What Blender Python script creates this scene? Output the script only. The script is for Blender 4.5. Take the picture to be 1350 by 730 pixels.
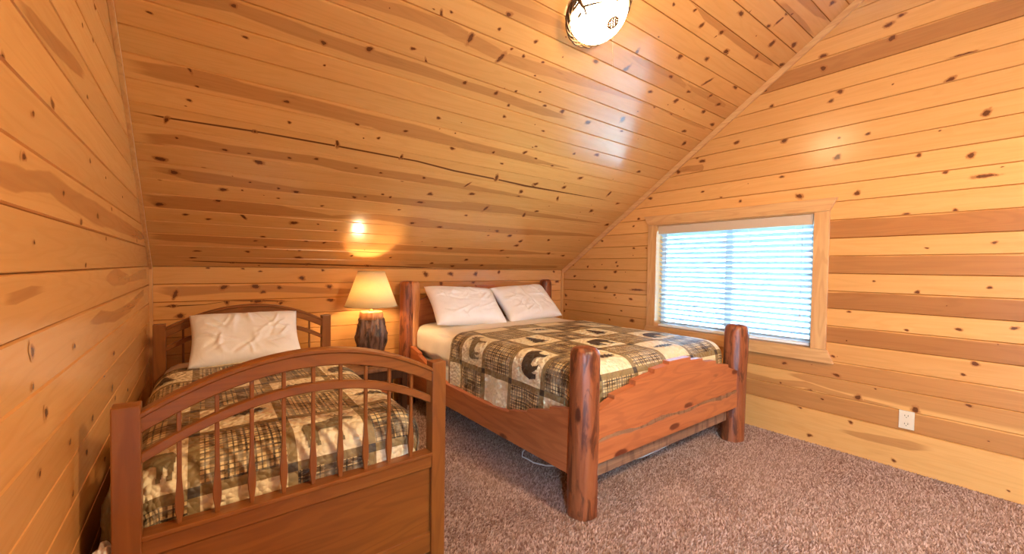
import bpy, bmesh, math, random
from mathutils import Vector, Matrix, noise

# ---------------------------------------------------------------- camera, world, lights, exposure
for o in list(bpy.data.objects): bpy.data.objects.remove(o)
SC = bpy.context.scene
COL = SC.collection
PI = math.pi
D, R, L, K, S = 3.7297, 3.6151, 0.2721, 1.2466, 0.6681      # back wall y, right wall x, left wall -x, knee height, roof pitch
YR = 0.30                                                    # ridge line
YF = 2*YR - D                                                # front wall (behind the camera)
NS = math.hypot(1, S)

camd = bpy.data.cameras.new('camera'); cam = bpy.data.objects.new('camera', camd); COL.objects.link(cam)
SC.camera = cam
camd.sensor_width = 36; camd.lens = 544.4872/1350*36
camd.shift_x = 1.127/1350; camd.shift_y = 1.033/1350
camd.clip_start = 0.02
yaw, pit, rol = 0.64670, -0.0246, 0.0137
Fv = Vector((math.sin(yaw)*math.cos(pit), math.cos(yaw)*math.cos(pit), math.sin(pit)))
Rv = Vector((math.cos(yaw), -math.sin(yaw), 0)); Uv = Rv.cross(Fv)
c_, s_ = math.cos(rol), math.sin(rol)
R2 = c_*Rv + s_*Uv; U2 = c_*Uv - s_*Rv
M = Matrix((R2, U2, -Fv)).transposed().to_4x4(); M.translation = Vector((0, 0, 1.27))
cam.matrix_world = M

SC.view_settings.view_transform = 'Standard'; SC.view_settings.look = 'None'
SC.view_settings.gamma = 1; SC.view_settings.use_curve_mapping = False
SC.view_settings.exposure = 0.85

W = bpy.data.worlds.new('sky'); SC.world = W; W.use_nodes = True
bg = W.node_tree.nodes['Background']
wt = W.node_tree; wn = wt.nodes
geo = wn.new('ShaderNodeTexCoord'); sx_ = wn.new('ShaderNodeSeparateXYZ'); wt.links.new(geo.outputs['Generated'], sx_.inputs[0])
mr = wn.new('ShaderNodeMapRange'); wt.links.new(sx_.outputs[2], mr.inputs[0])          # overcast blue sky, three times brighter overhead than at the horizon
for i_, q_ in enumerate((0., 1., 17., 51.)): mr.inputs[i_+1].default_value = q_
wt.links.new(mr.outputs[0], bg.inputs[1]); bg.inputs[0].default_value = (0.36, 0.68, 1.0, 1)

def area(name, loc, rot, sx, sy, power, color, portal=False):
    l = bpy.data.lights.new(name, 'AREA'); l.shape = 'RECTANGLE'; l.size = sx; l.size_y = sy
    l.energy = power; l.color = color
    if portal: l.cycles.is_portal = True
    o = bpy.data.objects.new(name, l); COL.objects.link(o); o.location = loc; o.rotation_euler = rot
    return o
area('window_portal', (R+.16, 1.745, 1.2), (0, PI/2, 0), 1.0, 1.31, 1, (1, 1, 1), True)   # faces -x
# added fill light in an invented doorway of the left gable, behind the camera
area('doorway_light', (-L-.35, -1.05, 1.05), (0, -PI/2, 0), 1.9, .85, 13, (1.0, .93, .86))

# ---------------------------------------------------------------- node helpers and materials
def newmat(name):
    m = bpy.data.materials.new(name); m.use_nodes = True
    nt = m.node_tree; b = nt.nodes['Principled BSDF']
    return m, nt, b
class NT:
    def __init__(s, nt): s.nt = nt
    def n(s, typ, **kw):
        x = s.nt.nodes.new(typ)
        for k, v in kw.items(): setattr(x, k, v)
        return x
    def set(s, sock, v):
        if isinstance(v, bpy.types.NodeSocket): s.nt.links.new(v, sock)
        elif v is not None: sock.default_value = v
    def math(s, op, a, b=None, c=None, clamp=False):
        x = s.n('ShaderNodeMath', operation=op, use_clamp=clamp)
        s.set(x.inputs[0], a); s.set(x.inputs[1], b)
        if c is not None: s.set(x.inputs[2], c)
        return x.outputs[0]
    def mix(s, f, a, b, blend='MIX'):
        x = s.n('ShaderNodeMix', data_type='RGBA', blend_type=blend)
        s.set(x.inputs[0], f); s.set(x.inputs[6], a); s.set(x.inputs[7], b)
        return x.outputs[2]
    def noise(s, vec, scale, detail=3, rough=.55, dist=0):
        x = s.n('ShaderNodeTexNoise'); s.set(x.inputs['Vector'], vec)
        x.inputs['Scale'].default_value = scale; x.inputs['Detail'].default_value = detail
        x.inputs['Roughness'].default_value = rough; x.inputs['Distortion'].default_value = dist
        return x.outputs[0]
    def smooth(s, v, a, b, lo=0., hi=1.):
        x = s.n('ShaderNodeMapRange', interpolation_type='SMOOTHSTEP'); s.set(x.inputs[0], v)
        for i, q in enumerate((a, b, lo, hi)): x.inputs[i+1].default_value = q
        return x.outputs[0]
    def vmul(s, v, sc, add=None):
        x = s.n('ShaderNodeVectorMath', operation='MULTIPLY_ADD'); s.set(x.inputs[0], v)
        x.inputs[1].default_value = sc
        s.set(x.inputs[2], add if add is not None else (0, 0, 0))
        return x.outputs[0]
    def bump(s, h, strength, dist, b):
        x = s.n('ShaderNodeBump'); s.set(x.inputs['Height'], h)
        x.inputs['Strength'].default_value = strength; x.inputs['Distance'].default_value = dist
        s.nt.links.new(x.outputs[0], b.inputs['Normal'])
def col(*c): return (c[0], c[1], c[2], 1)

# varnished knotty pine boards: uv is (metres along, metres across); attributes knot and heart come from the board's own mesh
def pine_board():
    m, nt, b = newmat('knotty_pine'); N = NT(nt)
    uv = N.n('ShaderNodeUVMap', uv_map='UVMap').outputs[0]
    oi = N.n('ShaderNodeObjectInfo')
    rnd = oi.outputs['Random']; sep = N.n('ShaderNodeSeparateColor'); nt.links.new(oi.outputs['Color'], sep.inputs[0])
    tone = sep.outputs[0]
    off = N.n('ShaderNodeCombineXYZ'); N.set(off.inputs[0], N.math('MULTIPLY', rnd, 37.)); N.set(off.inputs[2], N.math('MULTIPLY', rnd, 91.))
    gv = N.vmul(uv, (1.3, 30., 1), off.outputs[0])
    g1 = N.noise(gv, 1.0, 4, .6, .3)
    gv2 = N.vmul(uv, (.7, 8.5, 1), off.outputs[0])
    g2 = N.noise(gv2, 1.0, 2, .5)
    rings = N.math('SINE', N.math('MULTIPLY', g2, 85.))
    fine = N.noise(N.vmul(uv, (6, 260, 1), off.outputs[0]), 1., 2)
    kn = N.n('ShaderNodeAttribute', attribute_name='knot').outputs['Fac']
    he = N.n('ShaderNodeAttribute', attribute_name='heart').outputs['Fac']
    light = N.mix(g1, col(.77, .395, .130), col(.68, .305, .082))
    light = N.mix(N.smooth(rings, .1, 1., 0, .22), light, col(.60, .27, .07))
    light = N.mix(N.math('MULTIPLY', fine, .14), light, col(.5, .25, .09))
    # board to board brightness
    bri = N.math('MULTIPLY_ADD', rnd, .18, .90)
    hc = N.mix(g1, col(.44, .175, .050), col(.34, .12, .032))
    hc = N.mix(N.smooth(rings, .0, 1., 0, .3), hc, col(.29, .11, .032))
    wob = N.noise(N.vmul(uv, (3.5, 22, 1), off.outputs[0]), 1., 3)
    wc = N.math('MULTIPLY_ADD', wob, 1.3, -.65)
    hf = N.smooth(N.math('ADD', he, wc), .05, .85)
    # edge of a wholly dark board keeps a pale sliver: uv v measured from the board's lower edge is in attribute edge
    ed = N.n('ShaderNodeAttribute', attribute_name='edge').outputs['Fac']
    band = N.smooth(N.math('ADD', ed, N.math('MULTIPLY', wc, .22)), .02, .10)
    tf = N.math('MULTIPLY', tone, band)
    f = N.math('MAXIMUM', N.math('MULTIPLY', hf, .66), tf)
    c = N.mix(f, light, hc)
    hf2 = N.smooth(N.math('ADD', he, wc), 1.15, 1.6)
    c = N.mix(hf2, c, col(.15, .05, .016))
    wk = N.noise(N.vmul(uv, (45, 60, 1), off.outputs[0]), 1., 2)
    k2 = N.math('MULTIPLY_ADD', N.math('SUBTRACT', wk, .5), .5, kn)
    c = N.mix(N.math('MULTIPLY', N.smooth(k2, .08, .42), N.smooth(kn, 0., .1)), c, col(.38, .14, .038))
    kr = N.math('SINE', N.math('MULTIPLY', k2, 38.))
    kcol = N.mix(N.smooth(kr, -.5, 1., 0, .6), col(.11, .033, .010), col(.21, .066, .02))
    c = N.mix(N.smooth(k2, .42, .47), c, kcol)
    sc = N.n('ShaderNodeVectorMath', operation='SCALE'); nt.links.new(c, sc.inputs[0]); nt.links.new(bri, sc.inputs['Scale'])
    nt.links.new(sc.outputs[0], b.inputs['Base Color'])
    b.inputs['Roughness'].default_value = .23
    b.inputs['IOR'].default_value = 1.56
    b.inputs['Specular IOR Level'].default_value = .5
    N.bump(N.math('ADD', N.math('MULTIPLY', g1, .7), N.math('MULTIPLY', g2, 1.2)), .25, .002, b)
    return m

# furniture wood; grain runs along the chosen object axis
def wood(name, c1, c2, dark, axis='X', rough=.38, knots=0., bark=0.):
    m, nt, b = newmat(name); N = NT(nt)
    tc = N.n('ShaderNodeTexCoord').outputs['Object']
    oi = N.n('ShaderNodeObjectInfo').outputs['Random']
    off = N.n('ShaderNodeCombineXYZ'); 
    for i, k in enumerate((17., 31., 53.)): N.set(off.inputs[i], N.math('MULTIPLY', oi, k))
    a = {'X': (1, 14, 14), 'Y': (14, 1, 14), 'Z': (14, 14, 1)}[axis]
    g = N.noise(N.vmul(tc, a, off.outputs[0]), 1.8, 4, .6, .4)
    g2 = N.noise(N.vmul(tc, tuple(x*.35+.3 for x in a), off.outputs[0]), 1.5, 2)
    ring = N.math('SINE', N.math('MULTIPLY', g2, 60.))
    c = N.mix(N.smooth(g, .3, .7), col(*c1), col(*c2))
    c = N.mix(N.smooth(ring, 0, 1, 0, .35), c, col(*dark))
    if knots:
        v = N.n('ShaderNodeTexVoronoi'); k = {'X': (3.2, 9, 9), 'Y': (9, 3.2, 9), 'Z': (9, 9, 3.2)}[axis]
        N.set(v.inputs['Vector'], N.vmul(tc, k, off.outputs[0])); v.inputs['Scale'].default_value = knots
        kd = N.math('MULTIPLY_ADD', N.noise(tc, 40, 2), .06, v.outputs['Distance'])
        c = N.mix(N.smooth(kd, .21, .14), c, col(dark[0]*.5, dark[1]*.4, dark[2]*.4))
    if bark:
        w = N.noise(N.vmul(tc, (22, 22, 5), off.outputs[0]), 1., 4, .6, .6)
        c = N.mix(N.smooth(w, .50, .62, 0, bark), c, col(dark[0]*.45, dark[1]*.35, dark[2]*.35))
        N.bump(N.math('ADD', g, N.math('MULTIPLY', w, -1.5)), .5, .006, b)
    else:
        N.bump(g, .2, .002, b)
    nt.links.new(c, b.inputs['Base Color']); b.inputs['Roughness'].default_value = rough
    return m

def plain(name, c, rough=.5, metal=0., spec=.5, bumpsc=0, bumpd=.001):
    m, nt, b = newmat(name)
    b.inputs['Base Color'].default_value = col(*c); b.inputs['Roughness'].default_value = rough
    b.inputs['Metallic'].default_value = metal; b.inputs['Specular IOR Level'].default_value = spec
    N = NT(nt)
    tc = N.n('ShaderNodeTexCoord').outputs['Object']
    n_ = N.noise(tc, bumpsc or 60, 3)
    nt.links.new(N.mix(N.math('MULTIPLY', n_, .25), col(*c), col(*[x*.8 for x in c])), b.inputs['Base Color'])
    if bumpsc: N.bump(n_, .4, bumpd, b)
    return m

def cloth(name, c, puff=0, rough=.5):
    m, nt, b = newmat(name); N = NT(nt)
    uv = N.n('ShaderNodeUVMap', uv_map='UVMap').outputs[0]
    cc = N.mix(N.noise(uv, 9, 3), col(*c), col(*[x*.88 for x in c]))
    nt.links.new(cc, b.inputs['Base Color']); b.inputs['Roughness'].default_value = rough
    b.inputs['Specular IOR Level'].default_value = .5
    b.inputs['Sheen Weight'].default_value = .0
    if puff: quilting(N, uv, b, puff)
    else:
        N.bump(N.noise(N.vmul(uv, (1, 1, 1)), 16, 3, .5, 1.2), .35, .006, b)
    return m
def quilting(N, uv, b, s):
    # wandering stitched channels with puffed wadding between them
    d = N.n('ShaderNodeTexNoise'); N.set(d.inputs['Vector'], uv); d.inputs['Scale'].default_value = 22
    dv = N.vmul(d.outputs['Color'], (.02, .02, 0), uv)
    v = N.n('ShaderNodeTexVoronoi', feature='SMOOTH_F1'); N.set(v.inputs['Vector'], dv); v.inputs['Scale'].default_value = 42
    v.inputs['Smoothness'].default_value = .25
    h = N.math('SUBTRACT', 1., v.outputs['Distance'])
    N.bump(h, s, .018, b)
def plaid(name, cols, period, scale=1., rot=0):
    """woven check: stripes of the given (start, r, g, b) both ways, multiplied"""
    m, nt, b = newmat(name); N = NT(nt)
    uv = N.n('ShaderNodeUVMap', uv_map='UVMap').outputs[0]
    sp = N.n('ShaderNodeSeparateXYZ'); nt.links.new(N.vmul(N.noise(uv, 60, 1), (.0, .0, 0), uv), sp.inputs[0])
    outs = []
    for i in (0, 1):
        fr = N.math('FRACT', N.math('MULTIPLY', N.math('ADD', sp.outputs[i], .013+.05*i), 1./period))
        r = N.n('ShaderNodeValToRGB'); r.color_ramp.interpolation = 'CONSTANT'; e = r.color_ramp.elements
        e[0].position = 0; e[0].color = col(*cols[0][1:])
        e[1].position = cols[1][0]; e[1].color = col(*cols[1][1:])
        for q in cols[2:]:
            x = e.new(q[0]); x.color = col(*q[1:])
        nt.links.new(fr, r.inputs[0]); outs.append(r.outputs[0])
    c = N.mix(1., outs[0], outs[1], 'MULTIPLY')
    # dark threads worn and broken
    c = N.mix(N.smooth(N.noise(N.vmul(uv, (60, 160, 1)), 1., 3), .5, .68, 0, .3), c, col(.66, .55, .36))
    c = N.mix(N.smooth(N.noise(uv, 11, 2), .42, .64, 0, .25), c, col(.76, .64, .42))
    nt.links.new(c, b.inputs['Base Color']); b.inputs['Roughness'].default_value = .5; b.inputs['Specular IOR Level'].default_value = .5
    quilting(N, uv, b, .55)
    return m

def carpet():
    m, nt, b = newmat('brown_carpet'); N = NT(nt)
    tc = N.n('ShaderNodeTexCoord').outputs['Object']
    f1 = N.noise(tc, 120, 2, .8); f2 = N.noise(tc, 36, 2, .6); f3 = N.noise(tc, 2.2, 3, .5)
    c = N.mix(N.smooth(f1, .36, .64), col(.06, .026, .016), col(.50, .325, .245))
    c = N.mix(N.smooth(f2, .4, .7, 0, .4), c, col(.22, .125, .09))
    c = N.mix(N.smooth(f3, .35, .7, 0, .3), c, col(.43, .285, .215))
    nt.links.new(c, b.inputs['Base Color']); b.inputs['Roughness'].default_value = 1.; b.inputs['Specular IOR Level'].default_value = .05
    b.inputs['Sheen Weight'].default_value = .2
    N.bump(N.math('ADD', f1, N.math('MULTIPLY', f2, 1.4)), .9, .014, b)
    return m

def pile():
    m, nt, b = newmat('carpet_pile'); N = NT(nt)
    tc = N.n('ShaderNodeTexCoord').outputs['Object']; sh = N.n('ShaderNodeAttribute', attribute_name='shade').outputs['Fac']
    f2 = N.noise(tc, 26, 2, .6); f3 = N.noise(tc, 2.2, 3, .5)
    c = N.mix(sh, col(.17, .085, .058), col(.72, .50, .40))
    c = N.mix(N.smooth(f2, .4, .7, 0, .45), c, col(.20, .105, .07))
    c = N.mix(N.smooth(f3, .35, .7, 0, .25), c, col(.43, .285, .215))
    nt.links.new(c, b.inputs['Base Color']); b.inputs['Roughness'].default_value = 1.; b.inputs['Specular IOR Level'].default_value = .05
    return m
def emit(name, c, s):
    m, nt, b = newmat(name)
    b.inputs['Base Color'].default_value = col(.9, .8, .6)
    b.inputs['Emission Color'].default_value = col(*c); b.inputs['Emission Strength'].default_value = s
    b.inputs['Roughness'].default_value = .3
    return m
def glass_pane():
    m = bpy.data.materials.new('window_glass'); m.use_nodes = True; nt = m.node_tree; nt.nodes.clear(); N = NT(nt)
    o = N.n('ShaderNodeOutputMaterial'); t = N.n('ShaderNodeBsdfTransparent'); g = N.n('ShaderNodeBsdfGlossy')
    t.inputs[0].default_value = col(.93, .97, .96); g.inputs['Roughness'].default_value = .02
    mx = N.n('ShaderNodeMixShader'); f = N.n('ShaderNodeFresnel'); f.inputs[0].default_value = 1.5
    nt.links.new(f.outputs[0], mx.inputs[0]); nt.links.new(t.outputs[0], mx.inputs[1]); nt.links.new(g.outputs[0], mx.inputs[2])
    nt.links.new(mx.outputs[0], o.inputs[0]); return m
def translucent(name, c, tr, fac, rough=.6):
    m = bpy.data.materials.new(name); m.use_nodes = True; nt = m.node_tree; nt.nodes.clear(); N = NT(nt)
    o = N.n('ShaderNodeOutputMaterial'); d = N.n('ShaderNodeBsdfPrincipled'); t = N.n('ShaderNodeBsdfTranslucent')
    tc = N.n('ShaderNodeTexCoord').outputs['Object']
    w = N.noise(N.vmul(tc, (1, 1, 1)), 90, 3)
    cc = N.mix(N.smooth(w, .35, .75, 0, .3), col(*c), col(*[x*.75 for x in c]))
    nt.links.new(cc, d.inputs['Base Color']); d.inputs['Roughness'].default_value = rough
    t.inputs[0].default_value = col(*tr)
    mx = N.n('ShaderNodeMixShader'); mx.inputs[0].default_value = fac
    nt.links.new(d.outputs[0], mx.inputs[1]); nt.links.new(t.outputs[0], mx.inputs[2])
    nt.links.new(mx.outputs[0], o.inputs[0]); return m

PINE = pine_board()
CARPET = carpet()
TRIM = wood('pale_pine_trim', (.70, .385, .15), (.62, .31, .11), (.48, .21, .065), 'Y', .36)
TRIMZ = wood('pale_pine_trim_upright', (.70, .385, .15), (.62, .31, .11), (.48, .21, .065), 'Z', .36)
HX = wood('honey_oak_x', (.265, .090, .017), (.215, .067, .012), (.15, .043, .008), 'X', .34)
HY = wood('honey_oak_y', (.265, .090, .017), (.215, .067, .012), (.15, .043, .008), 'Y', .34)
HZ = wood('honey_oak_z', (.265, .090, .017), (.215, .067, .012), (.15, .043, .008), 'Z', .34)
RX = wood('red_pine_x', (.50, .155, .050), (.41, .115, .036), (.28, .066, .02), 'X', .36, knots=.75)
RY = wood('red_pine_y', (.50, .155, .050), (.41, .115, .036), (.28, .066, .02), 'Y', .36, knots=.75)
LOG = wood('peeled_log', (.34, .10, .034), (.24, .062, .020), (.13, .03, .010), 'Z', .38, knots=.9, bark=.75)
RAWX = wood('weathered_slab', (.33, .17, .09), (.25, .12, .065), (.16, .07, .04), 'X', .6, bark=.5)
DARKW = wood('dark_walnut', (.075, .03, .013), (.05, .02, .01), (.03, .012, .006), 'Z', .4)
WHITEV = plain('white_vinyl', (.82, .83, .82), .35)
SLAT = translucent('blind_slat', (.48, .52, .56), (.6, .7, .75), .06, .4)
VAL = plain('valance_tan', (.60, .43, .28), .45)
GLASS = glass_pane()
BOWL = emit('frosted_bowl_glow', (1.0, .78, .44), 17.)
CORD = plain('white_cord', (.75, .74, .7), .6)
SHEET = cloth('cream_sheet', (.84, .74, .60))
WSHEET = cloth('white_sheet', (.84, .83, .84))
CASE = cloth('white_pillowcase', (.90, .88, .89))
TICK = cloth('mattress_ticking', (.72, .66, .56))
QCREAM = cloth('quilt_cream', (.84, .72, .47), puff=.8)
QBACK = cloth('quilt_backing', (.50, .42, .26), puff=.4)
OLIVE = cloth('quilt_olive', (.27, .19, .08), puff=.6)
QDARK = cloth('quilt_dark_brown', (.055, .038, .024), puff=.4)
QTAN = cloth('quilt_tan', (.19, .14, .065), puff=.5)
PL1 = plaid('quilt_plaid_dark', [(0, .80, .70, .48), (.10, .10, .08, .06), (.14, .78, .66, .44), (.24, .24, .17, .10), (.52, .10, .065, .04), (.58, .70, .58, .36), (.62, .16, .11, .065), (.80, .82, .72, .5), (.90, .12, .09, .06), (.95, .8, .7, .5)], .125)
PL2 = plaid('quilt_plaid_light', [(0, .86, .76, .54), (.10, .16, .12, .08), (.16, .86, .76, .54), (.28, .26, .19, .11), (.46, .80, .68, .46), (.55, .09, .06, .045), (.64, .80, .68, .46), (.76, .32, .24, .14), (.88, .12, .08, .05), (.95, .86, .76, .54)], .085)
BRONZE = plain('dark_bronze', (.12, .06, .025), .5, .4)
BROWNM = plain('painted_pinecone', (.20, .09, .03), .55, .2)
BRASS = plain('brass', (.6, .42, .18), .3, 1.)
IVORY = plain('ivory_plastic', (.72, .56, .38), .35)
BLACK = plain('dark_slot', (.03, .025, .02), .6)

# ---------------------------------------------------------------- mesh helpers
class MB:
    def __init__(s): s.v = []; s.f = []; s.m = []; s.uv = []; s.at = {}
    def add(s, verts, faces, mi=0, uvs=None, **at):
        b = len(s.v); s.v += [tuple(p) for p in verts]
        s.uv += list(uvs) if uvs is not None else [(0, 0)]*len(verts)
        for k in at: s.at.setdefault(k, {})
        for k, a in at.items():
            for i, x in enumerate(a): s.at[k][b+i] = x
        for f in faces: s.f.append(tuple(b+i for i in f)); s.m.append(mi)
        return s
    def build(s, name, mats, parent=None, smooth=False):
        me = bpy.data.meshes.new(name); me.from_pydata(s.v, [], s.f)
        if not isinstance(mats, (list, tuple)): mats = [mats]
        for m in mats: me.materials.append(m)
        me.polygons.foreach_set('material_index', s.m)
        if smooth: me.polygons.foreach_set('use_smooth', [True]*len(s.f))
        if any(u != (0, 0) for u in s.uv):
            l = me.uv_layers.new(name='UVMap'); li = [0]*len(me.loops); me.loops.foreach_get('vertex_index', li)
            fl = []
            for i in li: fl += [s.uv[i][0], s.uv[i][1]]
            l.data.foreach_set('uv', fl)
        for k, d in s.at.items():
            a = me.attributes.new(k, 'FLOAT', 'POINT'); a.data.foreach_set('value', [float(d.get(i, 0)) for i in range(len(s.v))])
        me.update()
        o = bpy.data.objects.new(name, me); COL.objects.link(o)
        if parent: o.parent = parent
        return o
def bmobj(name, bm, mats, parent=None, smooth=False):
    bmesh.ops.recalc_face_normals(bm, faces=bm.faces)
    me = bpy.data.meshes.new(name); bm.to_mesh(me); bm.free()
    for m in (mats if isinstance(mats, (list, tuple)) else [mats]): me.materials.append(m)
    if smooth:
        for p in me.polygons: p.use_smooth = True
    o = bpy.data.objects.new(name, me); COL.objects.link(o)
    if parent: o.parent = parent
    return o
def bm_box(bm, x0, x1, y0, y1, z0, z1, bev=0.):
    t = bmesh.new(); bmesh.ops.create_cube(t, size=1)
    for v in t.verts: v.co = Vector(((x0+x1)/2+v.co.x*(x1-x0), (y0+y1)/2+v.co.y*(y1-y0), (z0+z1)/2+v.co.z*(z1-z0)))
    if bev: bmesh.ops.bevel(t, geom=t.edges[:], offset=bev, segments=2, affect='EDGES', profile=.6)
    merge(bm, t)
def merge(bm, t):
    mp = {}
    for v in t.verts: mp[v] = bm.verts.new(v.co)
    for f in t.faces:
        try: bm.faces.new([mp[v] for v in f.verts])
        except ValueError: pass
    t.free()
def box(name, x0, x1, y0, y1, z0, z1, mat, parent=None, bev=.004):
    bm = bmesh.new(); bm_box(bm, x0, x1, y0, y1, z0, z1, bev); return bmobj(name, bm, mat, parent)
def prism(name, poly, n, a0, a1, mat, parent=None, bev=0.):
    """extrude polygon: n='y' -> poly in (x,z) from y=a0 to a1; 'x' -> (y,z); 'z' -> (x,y)"""
    bm = bmesh.new()
    def P(p, a): return {'y': (p[0], a, p[1]), 'x': (a, p[0], p[1]), 'z': (p[0], p[1], a)}[n]
    A = [bm.verts.new(P(p, a0)) for p in poly]; B = [bm.verts.new(P(p, a1)) for p in poly]
    bm.faces.new(A); bm.faces.new(B[::-1])
    k = len(poly)
    for i in range(k): bm.faces.new((A[i], B[i], B[(i+1) % k], A[(i+1) % k]))
    if bev: bmesh.ops.bevel(bm, geom=bm.edges[:], offset=bev, segments=2, affect='EDGES', profile=.6)
    return bmobj(name, bm, mat, parent)
def tube(bm, pts, rad, seg=8, cap=True):
    pts = [Vector(p) for p in pts]; rings = []; up = None
    for i, p in enumerate(pts):
        d = (pts[min(i+1, len(pts)-1)]-pts[max(i-1, 0)]).normalized()
        if up is None: up = Vector((0, 0, 1)) if abs(d.z) < .9 else Vector((1, 0, 0))
        a = d.cross(up).normalized(); b = a.cross(d).normalized(); up = b
        r = rad[i] if isinstance(rad, (list, tuple)) else rad
        rings.append([bm.verts.new(p+r*(math.cos(t*2*PI/seg)*a+math.sin(t*2*PI/seg)*b)) for t in range(seg)])
    for i in range(len(rings)-1):
        for t in range(seg): bm.faces.new((rings[i][t], rings[i][(t+1) % seg], rings[i+1][(t+1) % seg], rings[i+1][t]))
    if cap: bm.faces.new(rings[0][::-1]); bm.faces.new(rings[-1])
def lathe(bm, prof, seg=24, c=(0, 0, 0), wob=None):
    rings = []
    for j, (r, z) in enumerate(prof):
        ring = []
        for t in range(seg):
            a = t*2*PI/seg; rr = r*(1+(wob(a, z) if wob else 0))
            ring.append(bm.verts.new((c[0]+rr*math.cos(a), c[1]+rr*math.sin(a), c[2]+z)))
        rings.append(ring)
    for i in range(len(rings)-1):
        for t in range(seg): bm.faces.new((rings[i][t], rings[i][(t+1) % seg], rings[i+1][(t+1) % seg], rings[i+1][t]))
    if prof[0][0] > 0: bm.faces.new(rings[0][::-1])
    if prof[-1][0] > 0: bm.faces.new(rings[-1])
def tag(o, label, cat, group=None, kind=None):
    o['label'] = label; o['category'] = cat
    if group: o['group'] = group
    if kind: o['kind'] = kind
    return o
def thing(name, label, cat, loc=(0, 0, 0), rz=0, group=None):
    o = bpy.data.objects.new(name, None); COL.objects.link(o); o.location = loc; o.rotation_euler = (0, 0, rz); o.empty_display_size = .1
    return tag(o, label, cat, group)
def struct(o, label, cat): 
    o['kind'] = 'structure'; o['label'] = label; o['category'] = cat; return o

# ---------------------------------------------------------------- room shell
random.seed(4)
H = K+S*(D-YR)                                               # ridge height
WY0, WY1, WZ0, WZ1 = 1.089, 2.402, .703, 1.702               # window opening
bm = bmesh.new()
x0, x1 = R+.016, R+.15
bm_box(bm, x0, x1, YF-.1, WY0, -.12, H+.1); bm_box(bm, x0, x1, WY1, D+.15, -.12, H+.1)
bm_box(bm, x0, x1, WY0, WY1, -.12, WZ0); bm_box(bm, x0, x1, WY0, WY1, WZ1, H+.1)
WR = struct(bmobj('wall_right', bm, TRIM), 'right gable wall of horizontal knotty pine boards around the window', 'wall')
DY0, DY1, DZ = -1.5, -.6, 2.0                                # invented doorway in the left gable behind the camera, for the added fill
bm = bmesh.new(); x0, x1 = -L-.15, -L-.016
bm_box(bm, x0, x1, YF-.1, DY0, -.12, H+.1); bm_box(bm, x0, x1, DY1, D+.15, -.12, H+.1); bm_box(bm, x0, x1, DY0, DY1, DZ, H+.1)
WL = struct(bmobj('wall_left', bm, TRIM), 'left gable wall of pale horizontal knotty pine boards beside the single bed', 'wall')
WB = struct(box('wall_back', -L-.15, R+.15, D+.016, D+.15, -.12, K+.05, TRIM, bev=0), 'low back knee wall of knotty pine boards behind the headboards', 'wall')
WF = struct(box('wall_front', -L-.15, R+.15, YF-.15, YF-.016, -.12, K+.05, TRIM, bev=0), 'low knee wall of pine boards behind the camera', 'wall')
bm = bmesh.new()
for sgn in (1, -1):
    e = D if sgn > 0 else YF
    a = Vector((0, -sgn*1/NS, S/NS)); n = Vector((0, sgn*S/NS, 1/NS)); P0 = Vector((0, e, K))+n*.016-a*.12; P1 = Vector((0, YR, H))+n*.016+a*.01
    t = bmesh.new(); q = []
    for x in (-L-.15, R+.15):
        q.append([t.verts.new(Vector((x, 0, 0))+p) for p in (P0, P1, P1+n*.1, P0+n*.1)])
    A, B = q; t.faces.new(A); t.faces.new(B[::-1])
    for i in range(4): t.faces.new((A[i], B[i], B[(i+1) % 4], A[(i+1) % 4]))
    merge(bm, t)
CE = struct(bmobj('ceiling', bm, TRIM), 'sloping vaulted ceiling of varnished knotty pine boards', 'ceiling')
FLR = struct(box('floor', -L-.1, R+.1, YF-.1, D+.1, -.1, 0, CARPET, bev=0), 'floor covered with mottled brown cut pile carpet', 'floor')

rng_ = random.Random(77); mbv = []; mbf = []; shd_ = []
def tuft(x, y):
    k = len(mbv); s_ = rng_.uniform(.0045, .0075); h_ = rng_.uniform(.007, .014); a_ = rng_.uniform(0, 2*PI); la = 2.2*noise.noise(Vector((x*4, y*4, 3)))+rng_.uniform(-1, 1); ln = rng_.uniform(.002, .008)
    for q in range(3):
        t_ = a_+q*2.094; mbv.append((x+s_*math.cos(t_), y+s_*math.sin(t_), 0.))
    mbv.append((x+ln*math.cos(la), y+ln*math.sin(la), h_)); mbf.extend(((k, k+1, k+3), (k+1, k+2, k+3), (k+2, k, k+3)))
    v_ = rng_.random(); shd_.extend((v_*.55, v_*.55, v_*.55, v_))
yy = .0
while yy < D-.02:
    xx = .62 if yy < 1.7 else .9
    while xx < R-.006:
        tuft(xx+rng_.uniform(-.004, .004), yy+rng_.uniform(-.004, .004)); xx += .0098
    yy += .0098
me = bpy.data.meshes.new('carpet_pile'); me.from_pydata(mbv, [], mbf); me.materials.append(pile())
at_ = me.attributes.new('shade', 'FLOAT', 'POINT'); at_.data.foreach_set('value', shd_)
cpl = bpy.data.objects.new('carpet_pile', me); COL.objects.link(cpl); cpl.parent = FLR; cpl['kind'] = 'stuff'
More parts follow.
